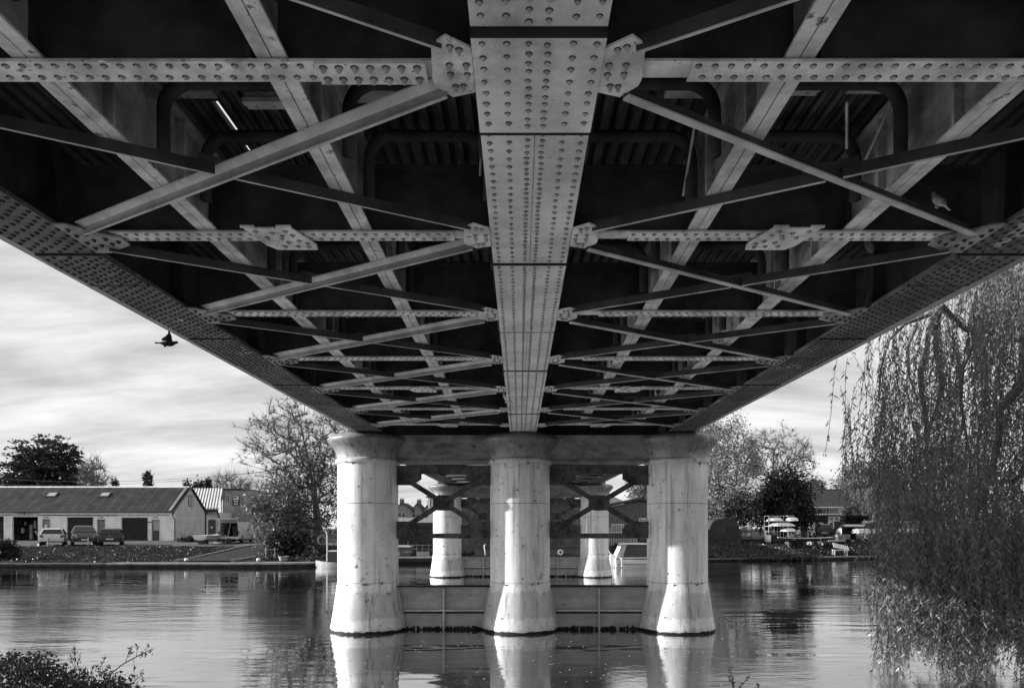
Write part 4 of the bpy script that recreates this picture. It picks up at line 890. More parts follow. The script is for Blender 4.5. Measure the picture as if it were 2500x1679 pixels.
# ---- right bank houses
DH = 78.0; xh = lambda px: PX(px, DH); zh = lambda py: PZ(py, DH)
hw_ = []
for (pa, pb) in ((1981, 1993), (1995, 2008), (2010, 2016)): hw_.append((xh(pa), xh(pb), zh(1253), zh(1242)))
for (pa, pb) in ((2024, 2035), (2037, 2046), (2049, 2062)): hw_.append((xh(pa), xh(pb), zh(1252.5), zh(1241.5)))
for (pa, pb, ya_, yb2) in ((1984, 2008, 1288, 1277), (2024, 2034, 1270, 1262), (2037, 2048, 1270, 1262), (2024, 2034, 1288, 1275)): hw_.append((xh(pa), xh(pb), zh(ya_), zh(yb2)))
hs = house('brick_house', 'two-storey brick house with large tiled roof and white windows behind the canoe rack', xh(1955), xh(2094), DH, 1.4, zh(1237), PZ(1197, DH+4.5), 9, brickp_m, tile_m, 'house', False, [xh(2024)], None, hw_)
q = MB(); q.box(xh(1962), xh(2104), DH-.42, DH-.31, zh(1239.5), zh(1236.5)); q.tube([(xh(1975.5), DH-.3, zh(1239)), (xh(1975.5), DH-.1, 1.5)], .09, 8); q.box(xh(1977), xh(2068), DH-.12, DH-.003, zh(1256.5), zh(1254)); q.build('gutter', frame_m, hs)
q = MB(); q.box(xh(1977), xh(2016), DH-.06, DH-.004, zh(1274), zh(1258)); q.build('hanging_panel', gmat('panel_dark', .02, .7, .2, 2), hs)
q = MB(); q.tube([(xh(2031), DH+4.5, zh(1190)), (xh(2031), DH+4.5, zh(1168))], .04, 6); 
for dz in (0, .35): q.tube([(xh(2031)-.5, DH+4.5, zh(1171)-dz), (xh(2031)+.5, DH+4.5, zh(1171)-dz)], .02, 4)
q.build('aerial', black_m, hs)
DG = 95.0; xg_ = lambda px: PX(px, DG); zg_ = lambda py: PZ(py, DG)
house('gabled_house', 'house with a pale tile-hung gable behind the willow fronds, right of the white pole', xg_(2096), xg_(2180), DG, 1.4, zg_(1243), zg_(1193), 8, gmat('pale_gable', .34, .8, .15, 2), tile_m, 'house', True, None, None, [(xg_(2125), xg_(2136), zg_(1255), zg_(1239)), (xg_(2153), xg_(2163), zg_(1252), zg_(1238))])
house('long_house', 'dark-roofed house mostly hidden behind the willow at the right', xg_(2184), xg_(2330), DG+3, 1.4, zg_(1238), zg_(1190), 8, brickp_m, tile_m, 'house', False, [xg_(2250)], None, [(xg_(2200), xg_(2215), zg_(1262), zg_(1248)), (xg_(2230), xg_(2250), zg_(1262), zg_(1248))])
# ================================================================== vehicles
tyre_m = gmat('tyre', .02, .8, .2, 5); rim_m = gmat('wheel_rim', .35, .3, .15, 5, metal=.6)
car_glass = gmat('car_glass', .012, .1, .2, 1); lamp_m = gmat('headlight_glass', .75, .1, .1, 3, spec=1); tail_m = gmat('tail_light', .05, .2, .1, 3)
plate_m = gmat('number_plate', .55, .5, .1, 2); plastic_m = gmat('black_plastic', .03, .5, .2, 3)
def paint(nm, v): return gmat(nm, v, .35, .06, 1.5, coat=.25)
def car(label, loc, rotz, body_m, kind='hatch', group=None, face='rear', scale=1.0):
    """nose towards +Y in local space"""
    r = thing('parked_car', label, 'car', loc, rotz, group)
    if kind == 'hatch': L_, W_, H_ = 4.1, 1.74, 1.44; prof = [(-2.03,.32),(-2.06,.62),(-1.99,.92),(-1.62,1.36),(-1.35,1.43),(.1,1.44),(.45,1.38),(1.15,.98),(1.85,.82),(2.04,.62),(2.03,.30)]; gl = [(-1.93,.95),(-1.60,1.34),(-1.33,1.38),(.1,1.39),(.42,1.34),(1.10,.98)]
    elif kind == 'mpv': L_, W_, H_ = 4.4, 1.82, 1.66; prof = [(-2.18,.34),(-2.2,.7),(-2.14,1.0),(-1.98,1.52),(-1.7,1.64),(.1,1.66),(.55,1.58),(1.45,1.05),(2.0,.86),(2.2,.62),(2.18,.32)]; gl = [(-2.08,1.02),(-1.95,1.48),(-1.68,1.58),(.1,1.60),(.52,1.54),(1.38,1.06)]
    else: L_, W_, H_ = 4.5, 1.80, 1.42; prof = [(-2.2,.34),(-2.24,.7),(-2.15,.95),(-1.5,1.02),(-.95,1.38),(-.6,1.42),(.3,1.42),(.6,1.36),(1.2,.98),(2.0,.82),(2.22,.6),(2.2,.32)]; gl = [(-1.5,1.03),(-.93,1.34),(-.6,1.37),(.3,1.37),(.58,1.32),(1.12,.99)]
    belt = gl[0][1]
    def hwid(z, y):
        base = W_/2 - .02*abs(y) ** 2 / 2.2 * .6
        if z > belt: base -= (z - belt) * .42
        if z < .5: base -= (.5 - z) * .15
        return base
    q = MB()
    # body shell: loft across the width with rounded shoulders
    st = [-1, -.93, -.6, 0, .6, .93, 1]; n = len(prof)
    for sgn in st:
        for (y, z) in prof:
            w_ = hwid(z, y); k = abs(sgn); dz = -.045 if k == 1 else (-.012 if k == .93 else 0); dy = -.06*(1 if y > 0 else -1)*(1 if k == 1 else (.35 if k == .93 else 0)) if abs(y) > 1.7 else 0
            q.v.append((sgn*w_, y+dy, z+(dz if z > .9 else 0)))
    for i in range(len(st)-1):
        for j in range(n): j2 = (j+1) % n; q.f.append((i*n+j, (i+1)*n+j, (i+1)*n+j2, i*n+j2)); q.m.append(0)
    q.f.append(tuple(range(n))); q.m.append(0); q.f.append(tuple((len(st)-1)*n + k for k in range(n))[::-1]); q.m.append(0)
    body = q.build('body', [body_m], r, smooth='auto', world=False)
    q = MB()
    for s in (-1, 1):          # side glass
        pts = [(y, z) for y, z in gl]; inn = [(gl[0][0]+.22, gl[0][1]+.03), (gl[1][0]+.2, gl[1][1]-.02), (gl[2][0]+.05, gl[2][1]-.04), (gl[3][0], gl[3][1]-.04), (gl[4][0]-.08, gl[4][1]-.05), (gl[5][0]-.22, gl[5][1]+.02)]
        if kind == 'mpv' or kind == 'hatch': pass
        a = [(s*(hwid(z, y)+.006), y, z) for y, z in inn]; b_ = [(s*(hwid(z, y)-.02), y, z) for y, z in inn]; nn = len(a)
        q.add(a + b_, [tuple(range(nn)) if s > 0 else tuple(range(nn))[::-1]] + [(i, (i+1) % nn, nn+(i+1) % nn, nn+i) for i in range(nn)])
    q.build('side_window', car_glass, r, world=False)
    def slope_panel(p0, p1, name, m, ins=.10, off=.010, wz=1.0):
        (y0, z0), (y1, z1) = p0, p1; t = Vector((0, y1-y0, z1-z0)).normalized(); nrm = Vector((0, -t.z, t.y)) if (y1 > y0) == (z1 > z0) and y0 < 0 else Vector((0, t.z, -t.y))
        if nrm.y * (y0+y1) < 0: nrm = -nrm
        w0, w1 = (hwid(z0, y0)-ins)*wz, (hwid(z1, y1)-ins)*wz; o = nrm*off
        a = [Vector((-w0, y0, z0))+o, Vector((w0, y0, z0))+o, Vector((w1, y1, z1))+o, Vector((-w1, y1, z1))+o]
        q = MB(); q.hexa([v - nrm*.03 for v in a], a); return q.build(name, m, r, world=False)
    slope_panel((gl[0][0]-.0 if kind != 'saloon' else gl[0][0], gl[0][1]+.01), (gl[1][0]-.0, gl[1][1]-.02), 'rear_window', car_glass, .10, .045 if kind != 'saloon' else .02)
    slope_panel((gl[5][0]-.02, gl[5][1]+.03), (gl[4][0]+.02, gl[4][1]-.0), 'windscreen', car_glass, .07, .045)
    yr, yf = prof[1][0], prof[-2][0]
    for s in (-1, 1):
        q = MB(); w_ = W_/2
        zt = belt - .05
        q.hexa([(s*(w_-.30), yr-.0, zt-.24), (s*(w_-.035), yr+.05, zt-.24), (s*(w_-.035), yr+.25, zt-.24), (s*(w_-.30), yr+.2, zt-.24)], [(s*(w_-.26), yr+.03, zt), (s*(w_-.035), yr+.08, zt), (s*(w_-.035), yr+.3, zt), (s*(w_-.26), yr+.25, zt)]); q.build('tail_light', tail_m, r, world=False)
        q = MB(); zf = .80 if kind != 'mpv' else .86
        q.hexa([(s*(w_-.42), yf-.02, zf-.22), (s*(w_-.06), yf-.10, zf-.18), (s*(w_-.05), yf-.35, zf-.16), (s*(w_-.42), yf-.25, zf-.2)], [(s*(w_-.30), yf-.14, zf-.02), (s*(w_-.06), yf-.32, zf+.06), (s*(w_-.05), yf-.5, zf+.04), (s*(w_-.34), yf-.35, zf-.02)]); q.build('headlight', lamp_m, r, world=False)
        q = MB(); q.ell((s*(w_+.09), .75, belt+.06), (.10, .05, .07), 8, 6); q.tube([(s*(w_-.02), .75, belt), (s*(w_+.06), .75, belt+.03)], .02, 5); q.build('wing_mirror', plastic_m if face != 'front' else body_m, r, world=False, smooth=True)
        for yy in (-1.28, 1.30):
            q = MB(); R = .31; prof_w = [(R-.09, -.10), (R-.02, -.10), (R, -.07), (R, .07), (R-.02, .10), (R-.09, .10)]; nn = 20; vs = []; fs = []
            for (rr_, xx) in prof_w:
                for k in range(nn): t = 2*pi*k/nn; vs.append((s*(w_-.10)+xx, yy+rr_*cos(t), R+rr_*sin(t)))
            for i in range(len(prof_w)-1):
                for k in range(nn): fs.append((i*nn+k, i*nn+(k+1) % nn, (i+1)*nn+(k+1) % nn, (i+1)*nn+k))
            q.add(vs, fs); wh = q.build('wheel', tyre_m, r, world=False, smooth='auto')
            q = MB(); c0 = s*(w_-.02)
            for k in range(5):
                t = 2*pi*k/5; d = Vector((0, cos(t), sin(t))); q.obox(Vector((c0, yy, R)) + d*.11, (.03, .055, .2), Matrix.Rotation(-t + pi/2, 3, 'X') if False else Matrix.Rotation(t - pi/2, 3, 'X'))
            q.tube([(c0-.03, yy, R), (c0+.03, yy, R)], .05, 10)
            vs = []; fs = []
            for rr_ in (.20, .235):
                for xx in (c0-.04, c0+.01):
                    for k in range(nn): t = 2*pi*k/nn; vs.append((xx, yy+rr_*cos(t), R+rr_*sin(t)))
            for a_, b_ in ((0,1),(1,3),(3,2),(2,0)):
                for k in range(nn): fs.append((a_*nn+k, a_*nn+(k+1) % nn, b_*nn+(k+1) % nn, b_*nn+k))
            q.add(vs, fs); q.build('rim', rim_m, wh, world=False)
    q = MB(); q.box(-.27, .27, yr-.025, yr-.003, .50, .61) if kind != 'mpv' else q.box(-.27, .27, yr-.025, yr-.003, .62, .73); q.build('number_plate', plate_m, r, world=False)
    q = MB(); q.box(-.27, .27, yf+.01, yf+.03, .44, .55); q.build('number_plate', plate_m, r, world=False)
    q = MB(); q.box(-.62, .62, yf-.03, yf+.012, .36, .43); q.box(-.45, .45, yf-.06, yf-.0, .60, .68); q.box(-W_/2+.12, W_/2-.12, yr-.02, yr+.05, .30, .38); q.build('bumper_trim', plastic_m, r, world=False)
    if face == 'rear':
        q = MB(); q.ell((0, yr+.035, belt-.16), (.05, .02, .05), 10, 6); q.build('badge', rim_m, r, world=False)
    return r
def ang(px): return math.atan((VX - px)/F)
silver = paint('silver_paint', .55); darkgrey = paint('dark_car_paint', .035); blackp = paint('black_car_paint', .012); midp = paint('mid_car_paint', .2); palep = paint('pale_car_paint', .6)
for px, D, lab, kind, m, face, dr in ((131.5, 58.4, 'silver hatchback seen from behind, parked left of the dark people carrier', 'hatch', silver, 'rear', -.07), (204.5, 58.6, 'dark grey people carrier facing the river, parked between the two hatchbacks', 'mpv', darkgrey, 'front', pi+.04), (272, 58.6, 'black hatchback seen from behind, rightmost of the three parked by the white shed', 'hatch', blackp, 'rear', -.06)):
    x = PX(px, D); car(lab, (x, D, ground(x, D)+.03), ang(px) + dr, m, kind, 'cars parked in front of the white shed', face)
# boat yard cars on the right bank
car('pale saloon car parked between the boat trailer and the hedge', (PX(2078, 73), 73, ground(33, 73)+.02), radians(-8), palep, 'saloon', 'cars parked on the boat yard bank', 'rear')
car('dark car behind the empty boat trailer, under the window of the brick house', (PX(2002, 71), 71, ground(33, 71)+.02), radians(-12), blackp, 'hatch', 'cars parked on the boat yard bank', 'rear')
# van with open rear
def van(name, label, loc, rotz, m, openrear=True, cat='van'):
    r = thing(name, label, cat, loc, rotz)
    prof = [(-2.3,.38),(-2.32,.75),(-2.28,1.8),(-2.2,1.9),(1.2,1.9),(1.45,1.82),(1.95,1.15),(2.3,1.0),(2.45,.75),(2.43,.36)]
    def hwid(z): return .92 - max(0, z-1.1)*.12
    q = MB(); n = len(prof)
    if openrear:   # shell with walls so that one looks into the load space
        for s in (-1, 1):
            a = [(s*hwid(z), y, z) for y, z in prof]; b_ = [(s*(hwid(z)-.09), y, z) for y, z in prof]
            q.add(a + b_, [tuple(range(n)) if s > 0 else tuple(range(n))[::-1], tuple(range(n, 2*n))[::-1] if s > 0 else tuple(range(n, 2*n))] + [(i, (i+1) % n, n+(i+1) % n, n+i) for i in range(n)])
        for (ya, yb, za, zb_) in ((-2.27, 1.2, 1.82, 1.88), (-2.3, 2.4, .42, .50)): q.box(-.83, .83, ya, yb, za, zb_)
        q.hexa([(-.83, 1.2, 1.8), (.83, 1.2, 1.8), (.83, 1.93, 1.13), (-.83, 1.93, 1.13)], [(-.83, 1.24, 1.87), (.83, 1.24, 1.87), (.83, 1.97, 1.18), (-.83, 1.97, 1.18)])
        q.box(-.83, .83, 1.95, 2.42, .5, 1.0); q.box(-.84, .84, -2.36, -2.26, .36, .58); q.box(-.83, .83, -.2, -.15, .5, 1.81, 1)
    else:
        for s in (-1, -.9, .9, 1):
            for (y, z) in prof: q.v.append((s*hwid(z), y, z - (.05 if abs(s) == 1 and z > 1.5 else 0)))
        for i in range(3):
            for j in range(n): j2 = (j+1) % n; q.f.append((i*n+j, (i+1)*n+j, (i+1)*n+j2, i*n+j2)); q.m.append(0)
        q.f.append(tuple(range(n))); q.m.append(0); q.f.append(tuple(3*n+k for k in range(n))[::-1]); q.m.append(0)
    q.build('body', [m, plastic_m], r, world=False, smooth='auto')
    q = MB()
    for s in (-1, 1):
        a = [(s*(hwid(z)+.006), y, z) for y, z in ((.45,1.2),(.45,1.68),(1.15,1.68),(1.65,1.2))]; q.add(a, [(0,1,2,3)] if s < 0 else [(3,2,1,0)])
    q.build('side_window', car_glass, r, world=False)
    q = MB(); q.hexa([(-.78, 1.47, 1.81), (.78, 1.47, 1.81), (.80, 1.95, 1.18), (-.80, 1.95, 1.18)], [(-.78, 1.49, 1.83), (.78, 1.49, 1.83), (.80, 1.97, 1.20), (-.80, 1.97, 1.20)]); q.build('windscreen', car_glass, r, world=False)
    for s in (-1, 1):
        for yy in (-1.45, 1.55):
            q = MB(); q.tube([(s*.72, yy, .33), (s*.925, yy, .33)], .33, 18); wh = q.build('wheel', tyre_m, r, world=False, smooth='auto'); q = MB(); q.tube([(s*.9, yy, .33), (s*.94, yy, .33)], .19, 14); q.build('rim', rim_m, wh, world=False)
        q = MB(); q.box(s*.86-.05, s*.86+.05, -2.345, -2.25, .78, 1.05); q.build('tail_light', tail_m, r, world=False)
        q = MB(); q.box(s*.7-.12, s*.7+.12, 2.36, 2.47, .72, .9); q.build('headlight', lamp_m, r, world=False)
    if openrear:
        q = MB(); q.hexa([(-.80, -2.28, 1.86), (.80, -2.28, 1.86), (.80, -3.1, 2.12), (-.80, -3.1, 2.12)], [(-.80, -2.28, 1.93), (.80, -2.28, 1.93), (.80, -3.1, 2.19), (-.80, -3.1, 2.19)]); q.build('tailgate', m, r, world=False)
        q = MB(); q.tube([(-.1, -2.2, .5), (.0, -1.9, 1.8)], .05, 6, 1); q.box(-.75, -.3, -1.2, -.6, .51, 1.3); q.box(.1, .7, -1.6, -.9, .51, 1.5); q.ell((-.45, -1.9, .62), (.2, .15, .12), 8, 5, 1); q.build('cargo', [shed_interior, shop_pale], r, world=False)
    return r
vx = PX(583, 66); van('parked_van', 'white van with its tailgate raised and rear open, parked beside the small boat', (PX(579, 65), 65, ground(-26, 65)+.03), ang(590)-.30, paint('white_van_paint', .55))
van('parked_van', 'dark grey van behind the long covered boat on the right bank', (PX(2165, 64), 64, ground(34, 64)+.02), radians(97), paint('van_grey', .16), False)
# ================================================================== boats
def hull(mb, x0, x1, yc, w, z0, z1, bow=+1, mi=0, n=14, sheer=.25, ends='point', trans=True):
    """hull along X with pointed bow at one end"""
    st = []
    for i in range(n+1):
        t = i/n; x = x0 + (x1-x0)*t; u = t if bow > 0 else 1-t
        if ends == 'point': ww = w/2 * (1 - max(0, (u-.55)/.45)**2.2) * (1 - .12*max(0, (.3-u)/.3))
        elif ends == 'double': ww = w/2 * (1 - abs(2*t-1)**2.6)
        else: ww = w/2
        ww = max(ww, .02); zt = z1 + sheer*(max(0, (u-.5)*2)**2 if ends != 'double' else abs(2*t-1)**2.5); zb_ = z0 + (sheer*1.2*max(0, (u-.75)*4)**2 if ends == 'point' else ((z1-z0)*.8*abs(2*t-1)**4))
        st.append([(x, yc-ww, zt), (x, yc-ww*.96, (zt*2+zb_)/3), (x, yc-ww*.72, zb_+(zt-zb_)*.15), (x, yc, zb_), (x, yc+ww*.72, zb_+(zt-zb_)*.15), (x, yc+ww*.96, (zt*2+zb_)/3), (x, yc+ww, zt)])
    o = len(mb.v)
    for s_ in st: mb.v.extend(s_)
    m_ = 7
    for i in range(n):
        for j in range(m_-1): mb.f.append((o+i*m_+j, o+(i+1)*m_+j, o+(i+1)*m_+j+1, o+i*m_+j+1)); mb.m.append(mi)
    for i in (0, n): mb.f.append(tuple(o+i*m_+j for j in range(m_))); mb.m.append(mi)
    return st
hull_white = gmat('hull_white', .66, .4, .12, 1.5); hull_dark = gmat('hull_dark', .02, .4, .2, 1.5); cabin_dark = gmat('cabin_dark', .05, .35, .2, 1.5); cabin_pale = gmat('cabin_pale', .26, .4, .15, 1.5)
DN = 49.0; zn = lambda py: PZ(py, DN)
def narrowboat(label, xa, xb_, bow, deco, port):
    r = thing('narrowboat', label, 'narrowboat', ((xa+xb_)/2, DN, 0), 0, 'narrowboats moored along the far quay')
    q = MB(); hull(q, xa, xb_, DN, 2.1, -.4, .45, bow, 0, 20, .28); q.build('hull', hull_dark, r)
    q = MB(); st = hull(MB(), xa, xb_, DN, 2.1, -.4, .45, bow, 0, 20, .28)
    for a, b_ in zip(st, st[1:]):
        for j in (0, 6): q.sweep(Vector(a[j]) + Vector((0,0,-.05)), Vector(b_[j]) + Vector((0,0,-.05)), [(-.03,-.02),(.03,-.02),(.03,.06),(-.03,.06)])
    q.build('rubbing_strake', pale_m, r)
    q = MB(); c0, c1 = (xa+1.6, xb_-2.4) if bow > 0 else (xa+2.4, xb_-1.6); y0, y1 = DN-.82, DN+.82; h = 1.12
    q.hexa([(c0, y0, .5), (c1, y0, .5), (c1, y1, .5), (c0, y1, .5)], [(c0+.05, y0+.12, h), (c1-.05, y0+.12, h), (c1-.05, y1-.12, h), (c0+.05, y1-.12, h)])
    cab = q.build('cabin', cabin_dark, r)
    q = MB(); q.box(c0, c1, y0+.08, y1-.08, h+.001, h+.05); q.tube([(c0+.1, y0+.2, h+.1), (c1-.1, y0+.2, h+.1)], .025, 6); q.build('cabin_roof', pale_m if deco else cabin_dark, cab)
    q = MB()
    if deco:
        for px0, px1 in ((966, 981), (1021, 1052)): q.box(PX(px0, DN), PX(px1, DN), y0+.00, y0+.03, zn(1361), zn(1345))
        xm = PX(1000.5, DN)
        for k in range(5):
            t = radians(20 + 35*k); q.tube([(xm, y0-.005, .72), (xm + .2*cos(t), y0+.02, .72+.16*sin(t)), (xm + .36*cos(t), y0+.02, .70+.2*sin(t)-.02)], .02, 5)
        q.build('side_panel', cabin_pale, cab)
    if port:
        xm = PX(1366.5, DN); nn = 20; vs = []; fs = []
        for rr_, yy in ((.10,y0-.03),(.19,y0-.03),(.19,y0+.03),(.10,y0+.03)):
            for k in range(nn): t = 2*pi*k/nn; vs.append((xm+rr_*cos(t), yy, .78+rr_*sin(t)))
        for i in range(4):
            for k in range(nn): fs.append((i*nn+k, i*nn+(k+1) % nn, ((i+1) % 4)*nn+(k+1) % nn, ((i+1) % 4)*nn+k))
        q.add(vs, fs); q.build('porthole', frame_m, cab, smooth='auto')
    return r
narrowboat('dark narrowboat with a painted fan emblem and pale panels, left of the far pier', PX(773, DN), PX(1062, DN), -1, True, False)
narrowboat('plain dark narrowboat with one white ringed porthole, right of the middle column', PX(1105, DN), PX(1560, DN), 1, False, True)
# white bow flare of the decorated boat
q = MB(); q.box(PX(822, 48.3), PX(870, 48.3), 47.6, 48.9, .75, 1.35); 
# cruiser
cx0, cx1 = PX(1500, 44), PX(1640, 44); cr = thing('cabin_cruiser', 'small white cabin cruiser with dark windows and canvas canopy, right of the far pier', 'motor boat', ((cx0+cx1)/2, 44, 0))
q = MB(); hull(q, cx0, cx1, 44, 1.9, -.3, .62, 1, 0, 16, .2); q.build('hull', hull_white, cr, smooth='auto')
q = MB(); q.box(cx0+.02, cx1-.5, 43.0, 43.03, .50, .56); q.box(cx0+.1, cx1-.6, 43.02, 43.05, .16, .20); q.build('hull_stripe', cabin_dark, cr)
q = MB(); y0, y1 = 43.2, 44.8; a, b_ = PX(1519, 43.4), PX(1576, 43.4); q.hexa([(a-.2, y0, .63), (b_+.6, y0, .63), (b_+.6, y1, .63), (a-.2, y1, .63)], [(a+.1, y0+.1, 1.42), (b_+.1, y0+.1, 1.42), (b_+.1, y1-.1, 1.42), (a+.1, y1-.1, 1.42)]); cb_ = q.build('cabin', cabin_dark, cr)
q = MB(); q.hexa([(a-.1, y0-.08, 1.42), (b_+.3, y0-.08, 1.42), (b_+.3, y1+.08, 1.42), (a-.1, y1+.08, 1.42)], [(a+.0, y0, 1.50), (b_+.2, y0, 1.50), (b_+.2, y1, 1.50), (a+.0, y1, 1.50)]); q.build('cabin_roof', hull_white, cb_)
q = MB(); q.hexa([(cx0-.0, y0-.02, .60), (cx0+.42, y0-.02, .62), (cx0+.42, y1, .62), (cx0-.0, y1, .60)], [(a-.05, y0-.02, 1.40), (a+.25, y0-.02, 1.40), (a+.25, y1, 1.40), (a-.05, y1, 1.40)]); q.build('canvas_canopy', gmat('canvas_pale', .45, .8, .35, 4, bump=.5, bscale=8), cr)
q = MB()
for xx in (cx0-.05, cx0+.28): q = MB(); q.tube([(xx, 42.98, .62), (xx+.02, 42.95, .12)], .09, 8); q.ell((xx+.02, 42.95, .1), (.10, .10, .12), 8, 6); q.build('fender', hull_white, cr, smooth='auto')
q = MB(); q.box(cx0-.28, cx0-.05, 43.7, 44.2, -.2, .75); q.build('outboard_motor', hull_white, cr)
q = MB(); q.tube([(PX(1484, 45.5), 45.4, 1.05), (PX(1490, 45), 45, .8), (PX(1499, 44), 44, .62)], .02, 5); q.build('mooring_rope', pale_m, cr)
# moored boat whose bow shows left of the near pier
bx = thing('moored_workboat', 'pale-hulled boat with a dark square cabin poking out left of the nearest pier', 'boat', (PX(800, 43), 43, 0))
q = MB(); hull(q, PX(765, 42.5), PX(900, 42.5), 43, 1.8, -.3, .36, -1, 0, 14, .10); q.build('hull', gmat('hull_grey', .28, .5, .25, 2), bx, smooth='auto')
q = MB(); q.box(PX(797, 42.3), PX(880, 42.3), 42.5, 43.6, .37, 1.0); cb_ = q.build('cabin', cabin_dark, bx); q = MB(); q.box(PX(797, 42.3)-.05, PX(880, 42.3), 42.45, 43.65, 1.001, 1.05); q.build('cabin_roof', pale_m, cb_)
q = MB(); q.tube([(PX(797.5, 42.4), 42.5, .4), (PX(797.5, 42.4), 42.5, 2.0), (PX(795, 42.4), 42.5, 2.25), (PX(789, 42.4), 42.5, 2.3)], .035, 6); q.build('davit', pale_m, bx)
q = MB(); nn = 18; c = (PX(786, 42.4), 42.5, 1.72); q.tube([(c[0] + (.20+.02*k/6)*cos(2*pi*k/nn), c[1], c[2] + (.20+.02*k/6)*sin(2*pi*k/nn)) for k in range(2*nn)], .025, 6); tag(q.build('rope_coil', gmat('rope', .14, .9, .3, 4), smooth=True), 'coil of rope hanging from the post on the moored boat, left of the nearest pier', 'rope')
q = MB(); q.tube([(PX(1185, 44), 44, PZ(1356, 44)), (PX(1184, 44), 44, PZ(1345, 44)), (PX(1182, 44), 44, PZ(1333, 44)), (PX(1184, 44), 44, PZ(1328.5, 44)), (PX(1186, 44), 44, PZ(1330, 44))], .035, 6); q.tube([(PX(1185, 44), 44, PZ(1356, 44)), (PX(1185, 44), 44.0, -.5)], .035, 6); tag(q.build('mooring_post', frame_m, smooth=True), 'thin white crooked mooring pole just left of the middle column', 'pole')
# small open boat on the bank by the van
def trans_hull(label, name, p0, p1, w, z0, z1, m, cat='boat', inside=None, group=None, sheer=.15, upside=False, ends='point'):
    p0 = Vector(p0); p1 = Vector(p1); L_ = (p1-p0).length; a = math.atan2((p1-p0).y, (p1-p0).x)
    r = thing(name, label, cat, (p0.x, p0.y, 0), a, group); q = MB()
    if upside:
        tmp = MB(); hull(tmp, 0, L_, 0, w, 0, z1-z0, 1, 0, 14, sheer*-.3, ends); tmp.v = [(x, y, z0 + (z1-z0) - z) for x, y, z in tmp.v]; tmp.f = [f[::-1] for f in tmp.f]; tmp.build('hull', m, r, world=False, smooth='auto')
    else:
        hull(q, 0, L_, 0, w, z0, z1, 1, 0, 14, sheer, ends); q.build('hull', m, r, world=False, smooth='auto')
        q = MB(); st = hull(MB(), 0, L_, 0, w, z0, z1, 1, 0, 14, sheer, ends)
        for s1, s2 in zip(st, st[1:]):
            for j in (0, 6): q.sweep(Vector(s1[j]), Vector(s2[j]), [(-.03,-.03),(.03,-.03),(.03,.03),(-.03,.03)])
        for t in (.25, .5, .72): q.box(L_*t-.12, L_*t+.12, -w*.42, w*.42, z1-.13, z1-.09)
        q.build('gunwale', inside or m, r, world=False)
    return r
zg1 = ground(-31, 62)
sb_ = trans_hull('small pale open boat on a trailer, between the shed gable and the white van', 'open_boat', (PX(487, 60), 60, 0), (PX(560, 66), 66, 0), 1.35, zg1+.35, zg1+.78, gmat('boat_pale', .5, .5, .2, 2), 'boat', hull_white)
q = MB(); p = Vector((PX(500, 61), 61, zg1)); q.tube([(p.x-.2, p.y, zg1+.3), (p.x+2.6, p.y+3.5, zg1+.3)], .05, 6); q.tube([(p.x+.2, p.y+1.9, zg1+.28), (p.x+1.8, p.y+.9, zg1+.28)], .26, 12) if False else None
for s in (-.6, .6): q.tube([(p.x+1.0+s, p.y+1.6-s*.8, zg1+.26), (p.x+1.12+s, p.y+1.5-s*.8, zg1+.26)], .26, 14)
q.box(p.x-.5, p.x+.2, p.y-.2, p.y+.3, zg1, zg1+.3); tag(q.build('boat_trailer', plastic_m), 'dark trailer under the small open boat by the shed gable', 'trailer')
q = MB(); x0, x1 = PX(524, 63), PX(546, 63); q.hexa([(x0, 62.6, zg1), (x1, 62.6, zg1), (x1, 63.4, zg1), (x0, 63.4, zg1)], [(x0+.1, 62.7, zg1+.26), (x1, 62.7, zg1+.26), (x1, 63.3, zg1+.26), (x0+.1, 63.3, zg1+.26)]); tag(q.build('storage_crate', pale_m), 'low pale box on the ground behind the white van', 'box')
# bollard posts, white buoys and a tub
for px, D, lab in ((117.5, 55.6, 'thin wooden post in front of the silver hatchback'), (216, 55.6, 'thin wooden post in front of the dark people carrier')):
    x = PX(px, D); q = MB(); q.lathe([(.045, .9), (.045, PZ(1312, D)), (.03, PZ(1311, D))], (x, D), 8); tag(q.build('marker_post', gmat('weathered_wood', .26, .9, .3, 4)) if 'weathered_wood' not in MATS else q.build('marker_post', MATS['weathered_wood']), lab, 'post', 'wooden posts in front of the parked cars')
for px, lab in ((455, 'small white buoy on the quay edge left of the slipway'), (631, 'small white buoy on the quay edge right of the slipway')):
    x = PX(px, 44.3); q = MB(); q.ell((x, 44.3, .42), (.13, .13, .13), 12, 8); tag(q.build('mooring_buoy', frame_m, smooth=True), lab, 'buoy', 'white buoys on the quay edge')
x = PX(692, 45); q = MB(); q.lathe([(.24, .33), (.33, .62), (.30, .62), (.22, .36)], (x, 45), 14); tag(q.build('plastic_tub', gmat('tub_grey', .3, .6, .1, 2)), 'pale round tub on the quay below the dark bushes', 'tub')
q = MB()
for px in (649, 671): q.lathe([(.03, .3), (.03, 1.15)], (PX(px, 46), 46), 6)
q.box(PX(649, 46), PX(671, 46), 45.98, 46.02, 1.0, 1.04); tag(q.build('quay_rail', MATS['rail_grey']), 'short thin handrail on the quay in front of the dark bushes', 'railing')
